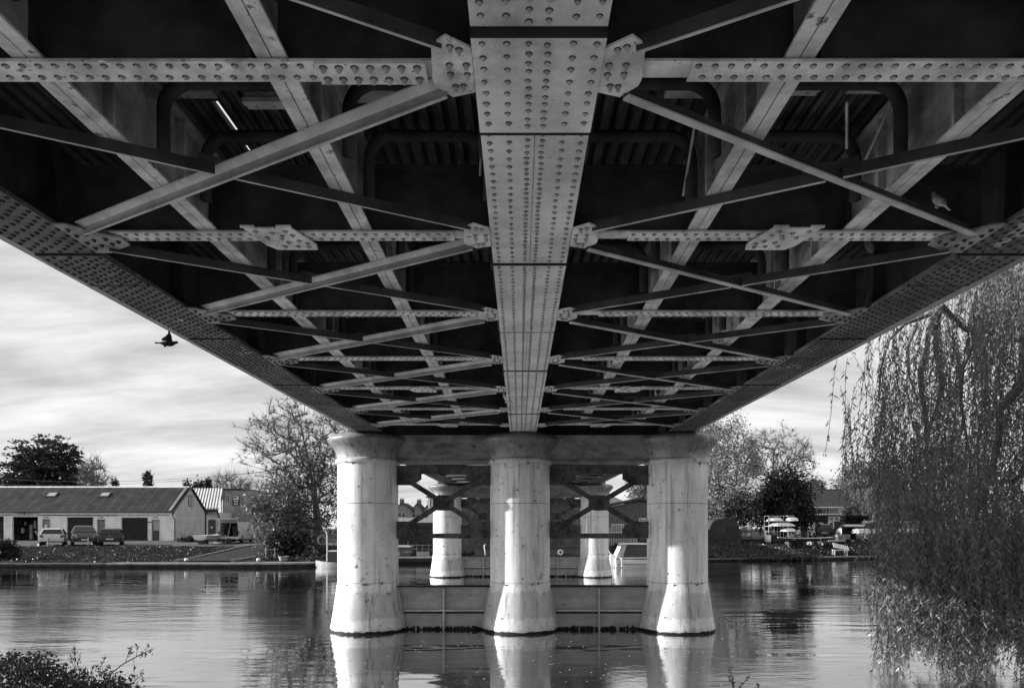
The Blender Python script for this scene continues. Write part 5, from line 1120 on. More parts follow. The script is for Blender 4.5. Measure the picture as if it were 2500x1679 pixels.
# ================================================================== right bank: canoes and gear
D7 = 62.0; x7 = lambda px: PX(px, D7); z7 = lambda py: PZ(py, D7); G7 = ground(22, 62)
rk = thing('canoe_rack', 'tall tubular rack holding white canoes in front of the dark round tree', 'rack', (x7(1906), D7, G7)); q = MB(); fr_m = gmat('rack_tube', .38, .5, .2, 3)
for px in (1871, 1895, 1903, 1910, 1918): q.tube([(x7(px), D7+.5, G7-.05), (x7(px), D7+.5, z7(1259))], .03, 6)
for px in (1871, 1918): q.tube([(x7(px), D7-.6, G7-.05), (x7(px), D7-.6, z7(1260))], .03, 6)
for pz in (1259, 1272, 1284, 1297): q.tube([(x7(1870), D7+.5, z7(pz)), (x7(1944), D7+.5, z7(pz-.5))], .03, 6)
for px in (1871, 1918):
    for pz in (1259, 1272, 1284, 1297): q.tube([(x7(px), D7-.6, z7(pz)), (x7(px), D7+.5, z7(pz))], .03, 6)
q.build('frame', fr_m, rk)
canoe_m = gmat('canoe_white', .80, .35, .06, 2)
for (pa, pb, pt, pbm, lab) in ((1871, 1911, 1262.5, 1271.5, 'white upturned canoe on the top tier of the rack, left one of the two'), (1917, 1949, 1262, 1271, 'white upturned canoe on the top tier of the rack, right one of the two'), (1875, 1941, 1275, 1284, 'long white upturned canoe on the middle tier of the rack'), (1904, 1943, 1288, 1297, 'white upturned canoe on the lowest tier of the rack')):
    trans_hull(lab, 'canoe', (x7(pa), D7-.05, 0), (x7(pb), D7-.05 + .01, 0), .8, z7(pbm)+.0, z7(pt), canoe_m, 'canoe', None, 'white canoes stored on the rack', .05, True, 'double')
# two canoes end-on beside the tent
for (pyt, pyb, lab) in ((1282.5, 1294, 'upper of the two pale canoes seen end-on right of the dark tent'), (1297, 1308, 'lower of the two pale canoes seen end-on right of the dark tent')):
    trans_hull(lab, 'canoe', (PX(1826, 60), 60, 0), (PX(1822, 64), 64.5, 0), .72, PZ(pyb, 60), PZ(pyt, 60), gmat('canoe_pale', .5, .4, .2, 2) if 'canoe_pale' not in MATS else MATS['canoe_pale'], 'canoe', None, 'pale canoes stacked beside the tent', .05, True, 'double')
q = MB()
for dy in (.4, 3.0):
    for px in (1812, 1838): q.tube([(PX(px, 60), 60+dy, G7-.2), (PX(px, 60), 60+dy, PZ(1280, 60))], .03, 6)
    for pz in (1294.8, 1309): q.tube([(PX(1812, 60), 60+dy, PZ(pz, 60)-.035), (PX(1842, 60), 60+dy, PZ(pz, 60)-.035)], .03, 6)
tag(q.build('canoe_trestle', gmat('trestle_dark', .08, .8, .3, 3)), 'dark trestle frame carrying the two end-on canoes', 'rack')
# tent / arched shelter
q = MB(); xa, xb_ = PX(1729, 59), PX(1809, 59); xm, hwd = (xa+xb_)/2, (xb_-xa)/2; zt = PZ(1265, 59); zb_ = ground(17, 59)-.1; pts = []
for k in range(15):
    t = pi*k/14; pts.append((xm - hwd*math.copysign(abs(cos(t))**.55, cos(t)), zb_ + (zt-zb_)*abs(sin(t))**.75))
q.prism_y(pts[::-1], 59, 62.5); tn = thing('arched_shelter', 'dark arched canvas shelter under the light leafy tree on the right bank', 'tent', (xm, 59, zb_)); q.build('canvas', gmat('tent_canvas', .045, .8, .2, 1.5), tn, smooth='auto')
q = MB(); q.box(xm-.1, xm-.06, 58.97, 58.995, zb_, zt-.55); q.box(xm-.2, xm+1.1, 58.96, 58.99, zt-.62, zt-.56); q.build('door_seam', plastic_m, tn)
# white tank and dark bush-like wrapped boat
q = MB(); q.lathe([(.22, G7), (.25, G7+.05), (.25, G7+.5), (.2, G7+.58), (.1, G7+.6)], (PX(1875, 60), 60), 16); tag(q.build('water_butt', canoe_m, smooth='auto'), 'white plastic water butt at the left foot of the canoe rack', 'water butt')
trans_hull('long dark rowing boat with a pale gunwale, lying at the top of the grass bank', 'rowing_boat', (PX(1899, 57.5), 57.5, 0), (PX(2033, 60), 60.0, 0), .62, PZ(1322.5, 57.5), PZ(1313.5, 57.5), hull_dark, 'boat', pale_m, None, .08, False, 'double')
q = MB()
for px in (1925, 1998): q.box(PX(px, 58.3)-.08, PX(px, 58.3)+.08, 58.0, 58.9, ground(23, 58.4)-.1, PZ(1322, 58)-.0)
tag(q.build('boat_trestle', MATS['trestle_dark']), 'pair of low dark trestles under the long rowing boat', 'trestle')
# flat slatted bench and planks
bn = thing('slatted_bench', 'pale slatted bench tilted on the grass below the boats', 'bench', (PX(2050, 56), 56, ground(26, 56))); q = MB(); zb0 = ground(26, 56)
for k in range(11):
    x = PX(2041, 56) + k*.115; q.hexa([(x, 56.3, zb0+.62-k*.02), (x+.07, 56.3, zb0+.62-k*.02), (x+.07, 56.34, zb0+.62-k*.02), (x, 56.34, zb0+.62-k*.02)], [(x-.06, 56.5, zb0+1.0-k*.025), (x+.01, 56.5, zb0+1.0-k*.025), (x+.01, 56.54, zb0+1.0-k*.025), (x-.06, 56.54, zb0+1.0-k*.025)])
q.build('backrest', pale_m, bn)
q = MB()
for k in range(4): q.box(PX(2034, 56), PX(2034, 56)+1.15, 55.85+k*.11, 55.93+k*.11, zb0+.42, zb0+.46)
q.build('seat', pale_m, bn)
for xx in (PX(2036, 56), PX(2034, 56)+1.05):
    for yy in (55.88, 56.25): q = MB(); q.box(xx, xx+.07, yy, yy+.07, zb0-.15, zb0+.419); q.build('leg', pale_m, bn)
for k, (px0, px1) in enumerate(((1917, 1934), (1930, 1952))):
    q = MB(); a = P(px0, 1330, 55.6); b_ = P(px1, 1340, 54.2); a.z = ground(a.x, a.y)+.14; b_.z = ground(b_.x, b_.y)+.14; q.sweep(a, b_, [(-.22,0),(.22,0),(.22,.04),(-.22,.04)])
    tag(q.build('launch_plank', gmat('plank_grey', .17, .9, .3, 3) if k == 0 else MATS['plank_grey']), ('left', 'right')[k] + ' one of two broad planks on the grass bank below the canoe rack', 'plank', 'planks laid on the bank')
q = MB(); q.box(PX(1975, 60), PX(1991, 60), 59.6, 60.3, ground(24, 60)+.35, ground(24, 60)+.75); q.box(PX(1968, 60), PX(2004, 60), 59.5, 59.6, ground(24, 60)+.15, ground(24, 60)+.3); 
for s in (0, 1): q.tube([(PX(1970+28*s, 60), 59.55, ground(24,60)+.25), (PX(1973+28*s, 60), 59.7, ground(24,60)+.25)], .22, 12)
tag(q.build('launch_trolley', shop_pale), 'small trolley with a pale box on it behind the long rowing boat', 'trolley')
jg = MB()
for (px, D, w_, d_, h_) in ((1935, 61.3, .5, .5, .6), (1950, 61.2, .4, .4, .45), (1916, 61, .6, .4, .3), (1893, 60.6, .5, .5, .7)):
    x = PX(px, D); jg.ell((x, D, ground(x, D)+h_*.45), (w_, d_, h_), 8, 6)
tag(jg.build('covered_gear', gmat('cover_dark', .05, .8, .5, 3, bump=.6, bscale=6)), 'row of dark covered gear heaped at the foot of the canoe rack', 'covered gear')
bt = thing('boat_trailer', 'long low trailer with pale crates in front of the pale saloon car', 'trailer', (PX(2050, 61.5), 61.5, ground(28, 61.5))); zg2 = ground(28, 61.5); q = MB()
q.box(PX(2020, 61.5), PX(2082, 61.5), 61.2, 61.3, zg2+.35, zg2+.45); q.box(PX(2020, 61.5), PX(2082, 61.5), 62.2, 62.3, zg2+.35, zg2+.45); q.build('frame', fr_m, bt)
for s in (61.1, 62.3): q = MB(); q.tube([(PX(2066, 61.5), s, zg2+.28), (PX(2066, 61.5), s+.15, zg2+.28)], .28, 14); q.build('wheel', tyre_m, bt)
q = MB()
for k in range(7): q.box(PX(2042+k*4.6, 61.5), PX(2042+k*4.6+3.6, 61.5), 61.3, 62.1, zg2+.46, zg2+.95)
q.build('crate', shop_pale, bt)
lb = trans_hull('lowest of the three upturned rowing shells, in front of the grey van', 'rowing_shell', (PX(2088, 60.5), 60.5, 0), (PX(2260, 64), 64, 0), .9, PZ(1301, 60.5), PZ(1290, 60.5), gmat('shell_pale', .6, .4, .12, 2), 'boat', None, 'upturned rowing shells at the right', .05, True)
trans_hull('upturned rowing shell on the middle tier above the grey van', 'rowing_shell', (PX(2098, 63), 66.2, 0), (PX(2280, 66), 68, 0), .7, PZ(1285, 66.2), PZ(1279.5, 66.2), MATS['shell_pale'], 'boat', None, 'upturned rowing shells at the right', .05, True)
trans_hull('topmost upturned rowing shell, level with the hedge top', 'rowing_shell', (PX(2128, 66), 67.5, 0), (PX(2290, 66), 69, 0), .7, PZ(1277, 67), PZ(1270.5, 67), MATS['shell_pale'], 'boat', None, 'upturned rowing shells at the right', .05, True)
q = MB()
for px in (2130, 2180, 2225, 2262):
    for yy in (66.6, 68.6): q.tube([(PX(px, 67), yy, 1.2), (PX(px, 67), yy, PZ(1266, 67))], .04, 6)
    for pz in (1277.6, 1286, 1302): q.tube([(PX(px, 67), 66.6, PZ(pz, 67)), (PX(px, 67), 68.8, PZ(pz, 67))], .04, 6)
tag(q.build('boat_rack', fr_m), 'tubular rack carrying the upturned rowing shells at the right', 'rack')
q = MB(); q.tube([(PX(2105.5, 72), 72, 1.2), (PX(2105.5, 72), 72, PZ(1193, 72))], [.10, .07], 8); tag(q.build('white_pole', frame_m, smooth=True), 'tall plain white pole between the brick house and the gabled house', 'pole')
sp = thing('road_sign', 'white square sign board on a post in front of the gabled house', 'sign', (PX(2131, 76), 76, 1.4)); q = MB(); q.box(PX(2126, 76), PX(2136.5, 76), 75.9, 75.95, PZ(1253, 76), PZ(1238.5, 76)); q.build('board', frame_m, sp); q = MB(); q.tube([(PX(2131, 76), 75.99, 1.3), (PX(2131, 76), 75.99, PZ(1240, 76))], .05, 6); q.build('post', fr_m, sp)
# telegraph pole and wires at the left
tp = thing('telegraph_pole', 'dark wooden telegraph pole standing in the riverside tree', 'pole', (PX(675, 75), 75, 1.2)); q = MB(); q.tube([(PX(675, 75), 75, 1.0), (PX(675, 75), 75, PZ(1142, 75))], [.15, .11], 8); q.box(PX(675, 75)-.6, PX(675, 75)+.6, 74.85, 74.93, PZ(1147, 75), PZ(1147, 75)+.1); q.build('post', gmat('pole_dark', .05, .9, .3, 3), tp)
for (pa, ya_, pb, yb2, D, lab) in ((-120, 1156, 612, 1158, 100, 'upper overhead wire crossing the sky left of the riverside tree'), (-120, 1172, 612, 1156, 100, 'lower overhead wire crossing the sky just above the long shed roof')):
    a = P(pa, ya_, D); b_ = P(675, 1147, 75); q = MB(); n = 16; q.tube([a.lerp(b_, i/n) - Vector((0, 0, 1.2*4*(i/n)*(1-i/n))) for i in range(n+1)], .018, 4); tag(q.build('overhead_wire', black_m), lab, 'wire', 'overhead wires at the left')
# ================================================================== trees
def leafmat(nm, v, tr=.35):
    m = bpy.data.materials.new(nm); m.use_nodes = True; t = m.node_tree; t.nodes.remove(t.nodes['Principled BSDF']); out = t.nodes['Material Output']
    gi = N(t, 'ShaderNodeNewGeometry'); r = N(t, 'ShaderNodeMapRange'); r.inputs[3].default_value = v*.55; r.inputs[4].default_value = v*1.6; Lk(t, gi.outputs['Random Per Island'], r.inputs[0])
    c = N(t, 'ShaderNodeCombineColor'); [Lk(t, r.outputs[0], c.inputs[i]) for i in range(3)]
    d = N(t, 'ShaderNodeBsdfDiffuse'); tl = N(t, 'ShaderNodeBsdfTranslucent'); g = N(t, 'ShaderNodeBsdfGlossy'); g.inputs['Roughness'].default_value = .35; g.inputs['Color'].default_value = (.6,)*3 + (1,)
    Lk(t, c.outputs[0], d.inputs[0]); Lk(t, c.outputs[0], tl.inputs[0])
    m1 = N(t, 'ShaderNodeMixShader'); m1.inputs[0].default_value = tr; Lk(t, d.outputs[0], m1.inputs[1]); Lk(t, tl.outputs[0], m1.inputs[2])
    m2 = N(t, 'ShaderNodeMixShader'); m2.inputs[0].default_value = .03; Lk(t, m1.outputs[0], m2.inputs[1]); Lk(t, g.outputs[0], m2.inputs[2]); Lk(t, m2.outputs[0], out.inputs[0])
    return m
leaf_dark = leafmat('leaf_dark', .028, .2); leaf_mid = leafmat('leaf_mid', .07); leaf_pale = leafmat('leaf_pale', .12, .4); leaf_bright = leafmat('leaf_bright', .17, .4); leaf_willow = leafmat('leaf_willow', .13, .42)
bark_dark = gmat('bark_dark', .05, .9, .3, 4); bark_mid = gmat('bark_mid', .10, .9, .35, 4, bump=.5, bscale=20); bark_pale = gmat('bark_pale', .16, .9, .35, 4)
def skeleton(base, tips, trunk_pts, seed=0, wb=.25, droop=0.0, step=1.0):
    """grow limbs from the trunk to every tip; returns nodes, parents, child weight"""
    rs = np.random.RandomState(seed)
    nodes = [np.array(p, float) for p in trunk_pts]; par = [-1] + list(range(len(trunk_pts)-1)); plen = [0.0]
    for i in range(1, len(nodes)): plen.append(plen[-1] + np.linalg.norm(nodes[i]-nodes[i-1]))
    b0 = np.array(trunk_pts[-1]); order = np.argsort(np.linalg.norm(tips - np.array(trunk_pts[len(trunk_pts)//2]), axis=1)); cap = len(tips)*8 + 60
    arr = np.zeros((cap, 3)); arr[:len(nodes)] = nodes; pl = np.zeros(cap); pl[:len(nodes)] = plen; n = len(nodes); skip = 1; ends = []
    for ti in order:
        tpt = tips[ti]; d = np.linalg.norm(arr[skip:n]-tpt, axis=1); dz = np.maximum(0, arr[skip:n, 2] - tpt[2] - .3)
        j = skip + int(np.argmin(d + pl[skip:n]*wb + dz*.8)); a = arr[j].copy(); L_ = np.linalg.norm(tpt-a); k = max(1, min(6, int(L_/step))); prev = j
        for q in range(1, k+1):
            t = q/k; p = a + (tpt-a)*t
            if q < k: p = p + rs.normal(0, .06*L_/k + .02, 3); p[2] += (.12*L_*sin(pi*t))*(1 if droop == 0 else -droop)*.5
            arr[n] = p; par.append(prev); pl[n] = pl[prev] + np.linalg.norm(p-arr[prev]); prev = n; n += 1
        ends.append(prev)
    return arr[:n], par, ends
def limb_mesh(mb, arr, par, r0, rmin, expo=.5, sides=5, mi=0):
    n = len(par); w = np.zeros(n); kids = [0]*n
    for i in range(n-1, 0, -1):
        if kids[i] == 0: w[i] += 1
        w[par[i]] += w[i]; kids[par[i]] += 1
    if w[0] == 0: w[0] = 1
    rad = np.maximum(rmin, r0*(w/w[0])**expo)
    for i in range(1, n):
        a, b = Vector(arr[par[i]]), Vector(arr[i]); d = b-a
        if d.length < 1e-4: continue
        d.normalize(); ref = Vector((0,0,1)) if abs(d.z) < .9 else Vector((1,0,0)); s = d.cross(ref).normalized(); u = s.cross(d); ra, rb = rad[i]*1.12 if par[i] > 0 else rad[par[i]], rad[i]
        ns = sides if rad[i] > rmin*2.5 else 3; vs = []
        for c, r_ in ((a, min(ra, rad[par[i]])), (b, rb)):
            for k in range(ns): t = 2*pi*k/ns; vs.append(c + (s*cos(t)+u*sin(t))*r_)
        mb.add(vs, [(k, (k+1) % ns, ns+(k+1) % ns, ns+k) for k in range(ns)], mi)
    return rad
def leaves(mb, pts, rs, per, spread, size, flat=0.0, mi=0, elong=1.6, droop=0.0):
    for p in pts:
        for k in range(per):
            c = Vector(p) + Vector((rs.gauss(0, spread), rs.gauss(0, spread), rs.gauss(0, spread*(1-flat)))); s = size*rs.uniform(.6, 1.35)
            a = Vector((rs.gauss(0,1), rs.gauss(0,1), rs.gauss(0,1)*(1-flat)-droop)).normalized(); b = a.cross(Vector((rs.gauss(0,1), rs.gauss(0,1), rs.gauss(0,1)*(1-flat)+ .001))).normalized()
            if b.length < .5: continue
            a *= s*elong*.5; b *= s*.5
            mb.add([c-a, c+b*.8, c+a, c-b*.8], [(0,1,2,3)], mi)
def twigs(mb, pts, dirs, rs, per, L_, w, mi=0, up=.3):
    for p, d in zip(pts, dirs):
        for k in range(per):
            v = (Vector(d) + Vector((rs.gauss(0,.6), rs.gauss(0,.6), rs.gauss(up,.5)))).normalized()*L_*rs.uniform(.5,1.2); p0 = Vector(p); sd_ = v.cross(Vector((rs.gauss(0,1), rs.gauss(0,1), rs.gauss(0,1)))).normalized()*w
            mb.add([p0-sd_, p0+sd_, p0+v], [(0,1,2)], mi)
def env_tips(rs, n, c, r, shape='dome', shell=.55):
    out = []
    while len(out) < n:
        v = np.array([rs.uniform(-1,1) for _ in range(3)]); l = np.linalg.norm(v)
        if l > 1 or l < 1e-3: continue
        if shape == 'dome' and v[2] < -.35: continue
        if l < shell and rs.random() < .75: continue
        wob = 1 + .13*math.sin(5*math.atan2(v[1], v[0]) + 3*v[2]) + .1*math.sin(9*v[0] + 7*v[2])
        out.append(np.array(c) + v*np.array(r)*wob)
    return np.array(out)
def tree(name, label, base, c, r, ntip, leafm, barkm, r0=.3, rmin=.02, per=10, spread=.4, size=.25, seed=1, shape='dome', flat=0.0, tw=0, twl=.7, tww=.014, group=None, lean=0, cat='tree', shell=.55, extra=None, elong=1.6, wb=.25, step=1.0, leaf_frac=1.0):
    rs = random.Random(seed); root = thing(name, label, cat, base, 0, group); b = np.array(base, float); c = np.array(c, float)
    top = c + np.array([0, 0, r[2]*.45]); tp = [b + (top-b)*t + np.array([math.sin(t*5+seed)*.03*r[2], 0, 0])*(1 if 0 < t < 1 else 0) for t in np.linspace(0, 1, 9)]
    tips = env_tips(rs, ntip, c, r, shape, shell)
    if extra is not None: tips = np.vstack([tips, extra])
    arr, par, ends = skeleton(b, tips, tp, seed, wb=wb, step=step); m = MB(); limb_mesh(m, arr, par, r0, rmin)
    pts = [arr[e] for e in ends]; dirs = [(arr[e]-arr[par[e]])/max(1e-3, np.linalg.norm(arr[e]-arr[par[e]])) for e in ends]
    if tw: twigs(m, pts, dirs, rs, tw, twl, tww); mids = [arr[i] for i in range(len(par)) if i % 2 and i > 9]; twigs(m, mids, [(0,0,.3)]*len(mids), rs, max(1, tw//3), twl*.8, tww)
    m.build('trunk', barkm, root)
    if per:
        q = MB(); pp = [p for p in pts if rs.random() < leaf_frac]; leaves(q, pp, rs, per, spread, size, flat, 0, elong); q.build('crown', leafm, root)
    return root
def tpx(px0, px1, py0, py1, D, depth=None):
    cx = PX((px0+px1)/2, D); rx = (px1-px0)/2/F*D; z1, z0 = PZ(py0, D), PZ(py1, D); return (cx, D, (z0+z1)/2), (rx, depth or rx, (z1-z0)/2)
# far trees behind the shed
D = 112; c, r = tpx(4, 224, 1071, 1225, D); c = (c[0], c[1], PZ(1188, D)); r = (r[0]*.93, r[1]*.7, (1188-1072)/F*D)
tree('broad_tree', 'big dark domed tree with layered foliage behind the left of the shed roof', (c[0], D, 1.4), c, r, 900, leaf_dark, bark_dark, .7, .05, 21, .5, .33, 3, 'dome', .7, shell=.25, wb=.1, step=1.5)
c, r = tpx(195, 255, 1116, 1215, 106); tree('poplar', 'bare upswept poplar right beside the big dark domed tree', (c[0], 106, 1.4), c, r, 170, leaf_mid, bark_pale, .35, .03, 2, .3, .2, 5, 'ball', tw=5, twl=1.8, tww=.03, leaf_frac=.5)
def conifer(label, px, pyt, w, D, seed):
    rs = random.Random(seed); x = PX(px, D); zt = PZ(pyt, D); root = thing('conifer', label, 'tree', (x, D, 1.4), 0, 'small conifers beyond the shed roof'); m = MB(); m.tube([(x, D, 1.2), (x, D, zt)], [.25, .04], 6); m.build('trunk', bark_dark, root); q = MB(); z = zt
    pts = []
    while z > max(1.4, zt-7):
        rr_ = w*min(1, .15 + (zt-z)/3.5)*rs.uniform(.7, 1.15)
        for k in range(7): t = rs.uniform(0, 2*pi); pts.append((x+rr_*cos(t)*rs.uniform(.3,1), D+rr_*sin(t)*.8, z+rs.uniform(-.1,.25)))
        z -= .22
    leaves(q, pts, rs, 9, .22, .26); q.build('crown', leaf_dark, root)
conifer('dark conifer standing clear above the shed roof ridge', 362, 1157, .95, 100, 1); conifer('tiny pointed conifer tip above the shed ridge, left of the larger dark one', 280, 1176, .45, 100, 2); conifer('dark conifer above the ridge of the ribbed metal roof', 509, 1176, .9, 102, 3); conifer('small conifer tip over the right end of the shed ridge', 456, 1180, .4, 100, 4)
c, r = tpx(520, 610, 1160, 1230, 110); tree('bare_thicket_tree', 'thin bare upright tree behind the tall rendered building', (c[0], 110, 1.4), c, r, 200, leaf_mid, bark_pale, .25, .03, 1, .3, .2, 7, 'ball', tw=6, twl=2.0, tww=.03, leaf_frac=.3)
c, r = tpx(478, 506, 1180, 1215, 104); tree('small_tree', 'small leafy tree behind the ribbed metal roof', (c[0], 104, 1.4), c, r, 50, leaf_dark, bark_dark, .2, .03, 20, .4, .3, 9)
# riverside tree left of the pier
D = 53; c, r = tpx(588, 880, 972, 1215, D, 4.0)
tree('riverside_tree', 'tall nearly bare tree spreading against the sky left of the nearest pier', (PX(790, D), D, .6), c, r, 760, leaf_mid, bark_mid, .26, .017, 3, .25, .12, 11, 'ball', tw=10, twl=.8, tww=.012, shell=.3, wb=.12, leaf_frac=.4)
D = 51; c, r = tpx(612, 750, 1175, 1330, D, 2.6)
tree('leafy_riverside_tree', 'lower leafy tree with drooping pale sprays in front of the garage', (PX(742, D), D, .5), c, r, 260, leaf_pale, bark_mid, .18, .02, 26, .30, .16, 13, 'ball', tw=3, twl=.6, tww=.012, shell=.2, wb=.15)
D = 55; c, r = tpx(690, 840, 1080, 1330, D, 3.0)
tree('leafy_riverside_tree', 'denser leafy tree directly behind the tall bare one, left of the nearest pier', (PX(775, D), D, .8), c, r, 260, leaf_mid, bark_mid, .25, .02, 13, .38, .15, 17, 'ball', tw=5, shell=.2, wb=.15)
def bush(name, label, px0, px1, py0, py1, D, m, n, per=14, size=.14, seed=1, group=None, depth=None, cat='bush', spread=.16):
    rs = random.Random(seed); c, r = tpx(px0, px1, py0, py1, D, depth); base = (c[0], D, ground(c[0], D)); root = thing(name, label, cat, base, 0, group); tips = env_tips(rs, n, c, r, 'ball', .2); tips[:, 2] = np.maximum(tips[:, 2], base[2]+.05)
    arr, par, ends = skeleton(np.array(base), tips, [np.array(base) + np.array([0,0,.1*i]) for i in range(3)], seed, wb=.05, step=.6); q = MB(); limb_mesh(q, arr, par, .06, .008, sides=4); q.build('stem', bark_dark, root); q = MB(); leaves(q, [tuple(t) for t in tips], rs, per, spread, size); q.build('foliage', m, root); return root
bush('dark_bush', 'dark rounded bush on the quay below the riverside tree', 655, 765, 1290, 1372, 47.5, leaf_dark, 240, 20, .15, 3, depth=1.2)
bush('dark_bush', 'smaller mid grey bush between the quay bush and the moored boat', 745, 800, 1320, 1378, 47, leaf_mid, 110, 18, .13, 4, depth=.8)
bush('overgrown_bush', 'bush with bare twigs at the far left edge of the far bank', -30, 34, 1318, 1372, 46, leaf_dark, 120, 18, .14, 5, depth=1.0)
bush('weed_clump', 'low straggly weeds at the foot of the shed gable', 432, 500, 1312, 1326, 66, leaf_dark, 80, 12, .14, 6, depth=.5)
# right bank trees
D = 64; c, r = tpx(1640, 1850, 1000, 1275, D, 4.5)
tree('pale_leaved_tree', 'tall tree with bright pale leaves right behind the right column', (PX(1720, D), D, 1.2), c, r, 620, leaf_bright, bark_pale, .3, .02, 20, .33, .15, 21, 'ball', tw=6, twl=.8, tww=.014, shell=.35, wb=.12)
D = 72; c, r = tpx(1792, 1985, 1050, 1215, D, 4.5)
tree('bare_tree', 'nearly bare tree with fine branches rising behind the dark round tree', (PX(1873, D), D, 1.4), c, r, 420, leaf_mid, bark_mid, .3, .022, 4, .3, .15, 23, 'dome', tw=8, twl=.9, tww=.015, shell=.4, leaf_frac=.5, wb=.1)
D = 68; c, r = tpx(1848, 1975, 1160, 1300, D, 3.2)
tree('dark_round_tree', 'dense dark round tree behind the canoe rack', (PX(1905, D), D+1, 1.3), c, r, 420, leaf_dark, bark_dark, .3, .03, 34, .42, .20, 25, 'ball', shell=.5)
D = 66; c, r = tpx(1720, 1850, 1200, 1290, D, 2.5)
tree('understorey_tree', 'low spreading tree with glinting leaves over the dark arched shelter', (PX(1735, D), D+2, 1.3), c, r, 260, leaf_mid, bark_pale, .18, .02, 24, .36, .17, 27, 'ball', shell=.3)
c, r = tpx(1972, 2006, 1176, 1215, 108); tree('far_tree', 'small round tree showing over the left end of the brick house roof', (c[0], 108, 1.5), c, r, 60, leaf_pale, bark_mid, .2, .03, 26, .5, .3, 31)
c, r = tpx(2048, 2175, 1140, 1262, 125); tree('far_willow', 'pale soft willow far behind the white pole', (c[0], 125, 1.5), c, r, 260, leaf_bright, bark_pale, .4, .03, 34, .8, .32, 33, elong=2.5)
c, r = tpx(2055, 2110, 1232, 1262, 73); tree('garden_shrub_tree', 'small pale-leaved garden tree at the right end of the brick house', (c[0], 73, 1.4), c, r, 80, leaf_pale, bark_mid, .1, .02, 20, .25, .16, 35, 'ball')
c, r = tpx(1545, 1640, 1150, 1235, 75); tree('pale_leaved_tree', 'bright-leaved tree behind the boathouse roof, between middle and right columns', (c[0], 75, 1.4), c, r, 200, leaf_bright, bark_mid, .3, .03, 24, .45, .26, 37, 'ball')
c, r = tpx(2180, 2420, 1080, 1260, 118); tree('far_tree', 'broad pale tree behind the long dark-roofed house at the right edge', (c[0], 118, 1.5), c, r, 240, leaf_mid, bark_mid, .4, .03, 24, .8, .4, 39, 'ball')
# clipped hedge
hg = thing('hedge', 'dark clipped hedge beside the white pole, behind the parked cars', 'hedge', (PX(2095, 70), 70, 1.4)); q = MB(); rs = random.Random(2); x0, x1, z1 = PX(2067, 70), PX(2125, 70), PZ(1261, 70)
q.box(x0+.15, x1-.15, 70.2, 71.4, 1.2, z1-.15, 0)
for k in range(2600): leaves(q, [(rs.uniform(x0, x1), 70+rs.random()*.25 if rs.random() < .7 else rs.uniform(70, 71.5), rs.uniform(1.3, z1) if rs.random() < .75 else z1)], rs, 1, .07, .16)
q.build('foliage', leaf_dark, hg)
# ivy ground cover and rough grass on the banks
def scatter(name, label, m, n, fx, seed, size, per=3, spread=.08, elong=1.6, droop=0):
    rs = random.Random(seed); q = MB()
    for k in range(n):
        x, y = fx(rs); leaves(q, [(x, y, ground(x, y)+rs.uniform(.0,.16))], rs, per, spread, size, 0, 0, elong, droop)
    return struct(q.build(name, m), label, 'stuff')
scatter('ivy_cover', 'dark ivy and fallen leaves covering the right bank', leaf_mid, 5200, lambda rs: (rs.uniform(7.8, 22.5), 51.5 + rs.random()**.8*7.5), 3, .15)
scatter('rough_grass', 'rough grass on the sloping left bank', leafmat('grass_blades', .026), 9000, lambda rs: (rs.uniform(-46, -22.2), 43.9 + rs.random()*10.5), 4, .07, 2, .08, 2.4)
scatter('rough_grass', 'rough grass below the boats on the right bank', MATS.get('x') or bpy.data.materials['grass_blades'], 2600, lambda rs: (rs.uniform(21, 38), 56 + rs.random()*5), 5, .14, 2, .1, 3)
scatter('undergrowth', 'undergrowth under the riverside tree', bpy.data.materials['leaf_mid'], 2600, lambda rs: (rs.uniform(-17.6, -12), 45.6 + rs.random()*9), 6, .15, 3, .1)
scatter('undergrowth', 'dark undergrowth on the quay behind the narrowboats', bpy.data.materials['leaf_mid'], 2200, lambda rs: (rs.uniform(-11, 9), 51.6 + rs.random()*1.6), 7, .16, 3, .1)
# ================================================================== willow at the right, hanging over the near water
wl = thing('weeping_willow', 'big weeping willow hanging over the near water at the right', 'tree', (10.2, 10.5, .4)); rs = random.Random(12)
def curve(p0, p1, sag, n=7):
    p0, p1 = Vector(p0), Vector(p1); return [p0.lerp(p1, i/n) + Vector((0, 0, sag*4*(i/n)*(1-i/n))) for i in range(n+1)]
def W(px, py, D): return P(px, py, D)
limb = MB(); spine = []
limb.tube([(10.2,10.5,.2),(10.0,10.6,2.0),(9.7,10.9,4.0),(9.3,11.2,6.0),(8.7,11.4,8.2),(8.2,11.6,10)], [.42,.36,.32,.26,.2,.12], 10)
limb.tube([(9.9,10.7,2.4),(9.4,10.3,3.2),(8.9,10.0,4.4),(8.6,9.8,6.0)], [.2,.17,.14,.1], 8)
def pxpath(pts, rads, D): 
    p = [W(a, b, D + 0.15*i) for i, (a, b) in enumerate(pts)]; limb.tube(p, rads, 7); return p
pths = []
pths.append(pxpath([(2300,640),(2290,760),(2262,830),(2248,905),(2250,960),(2262,1020),(2262,1090),(2268,1180),(2262,1260)], [.09,.075,.06,.05,.045,.04,.035,.028,.02], 12.2))
pths.append(pxpath([(2290,760),(2285,850),(2300,940),(2290,985),(2272,1040),(2262,1080)], [.06,.045,.04,.035,.03,.025], 12.4))
pths.append(pxpath([(2295,745),(2330,780),(2360,805),(2420,810),(2500,835),(2560,840)], [.06,.05,.045,.04,.04,.04], 11.6))
pths.append(pxpath([(2520,770),(2470,770),(2450,800),(2430,850),(2410,900),(2405,960)], [.06,.05,.04,.035,.03,.025], 11.2))
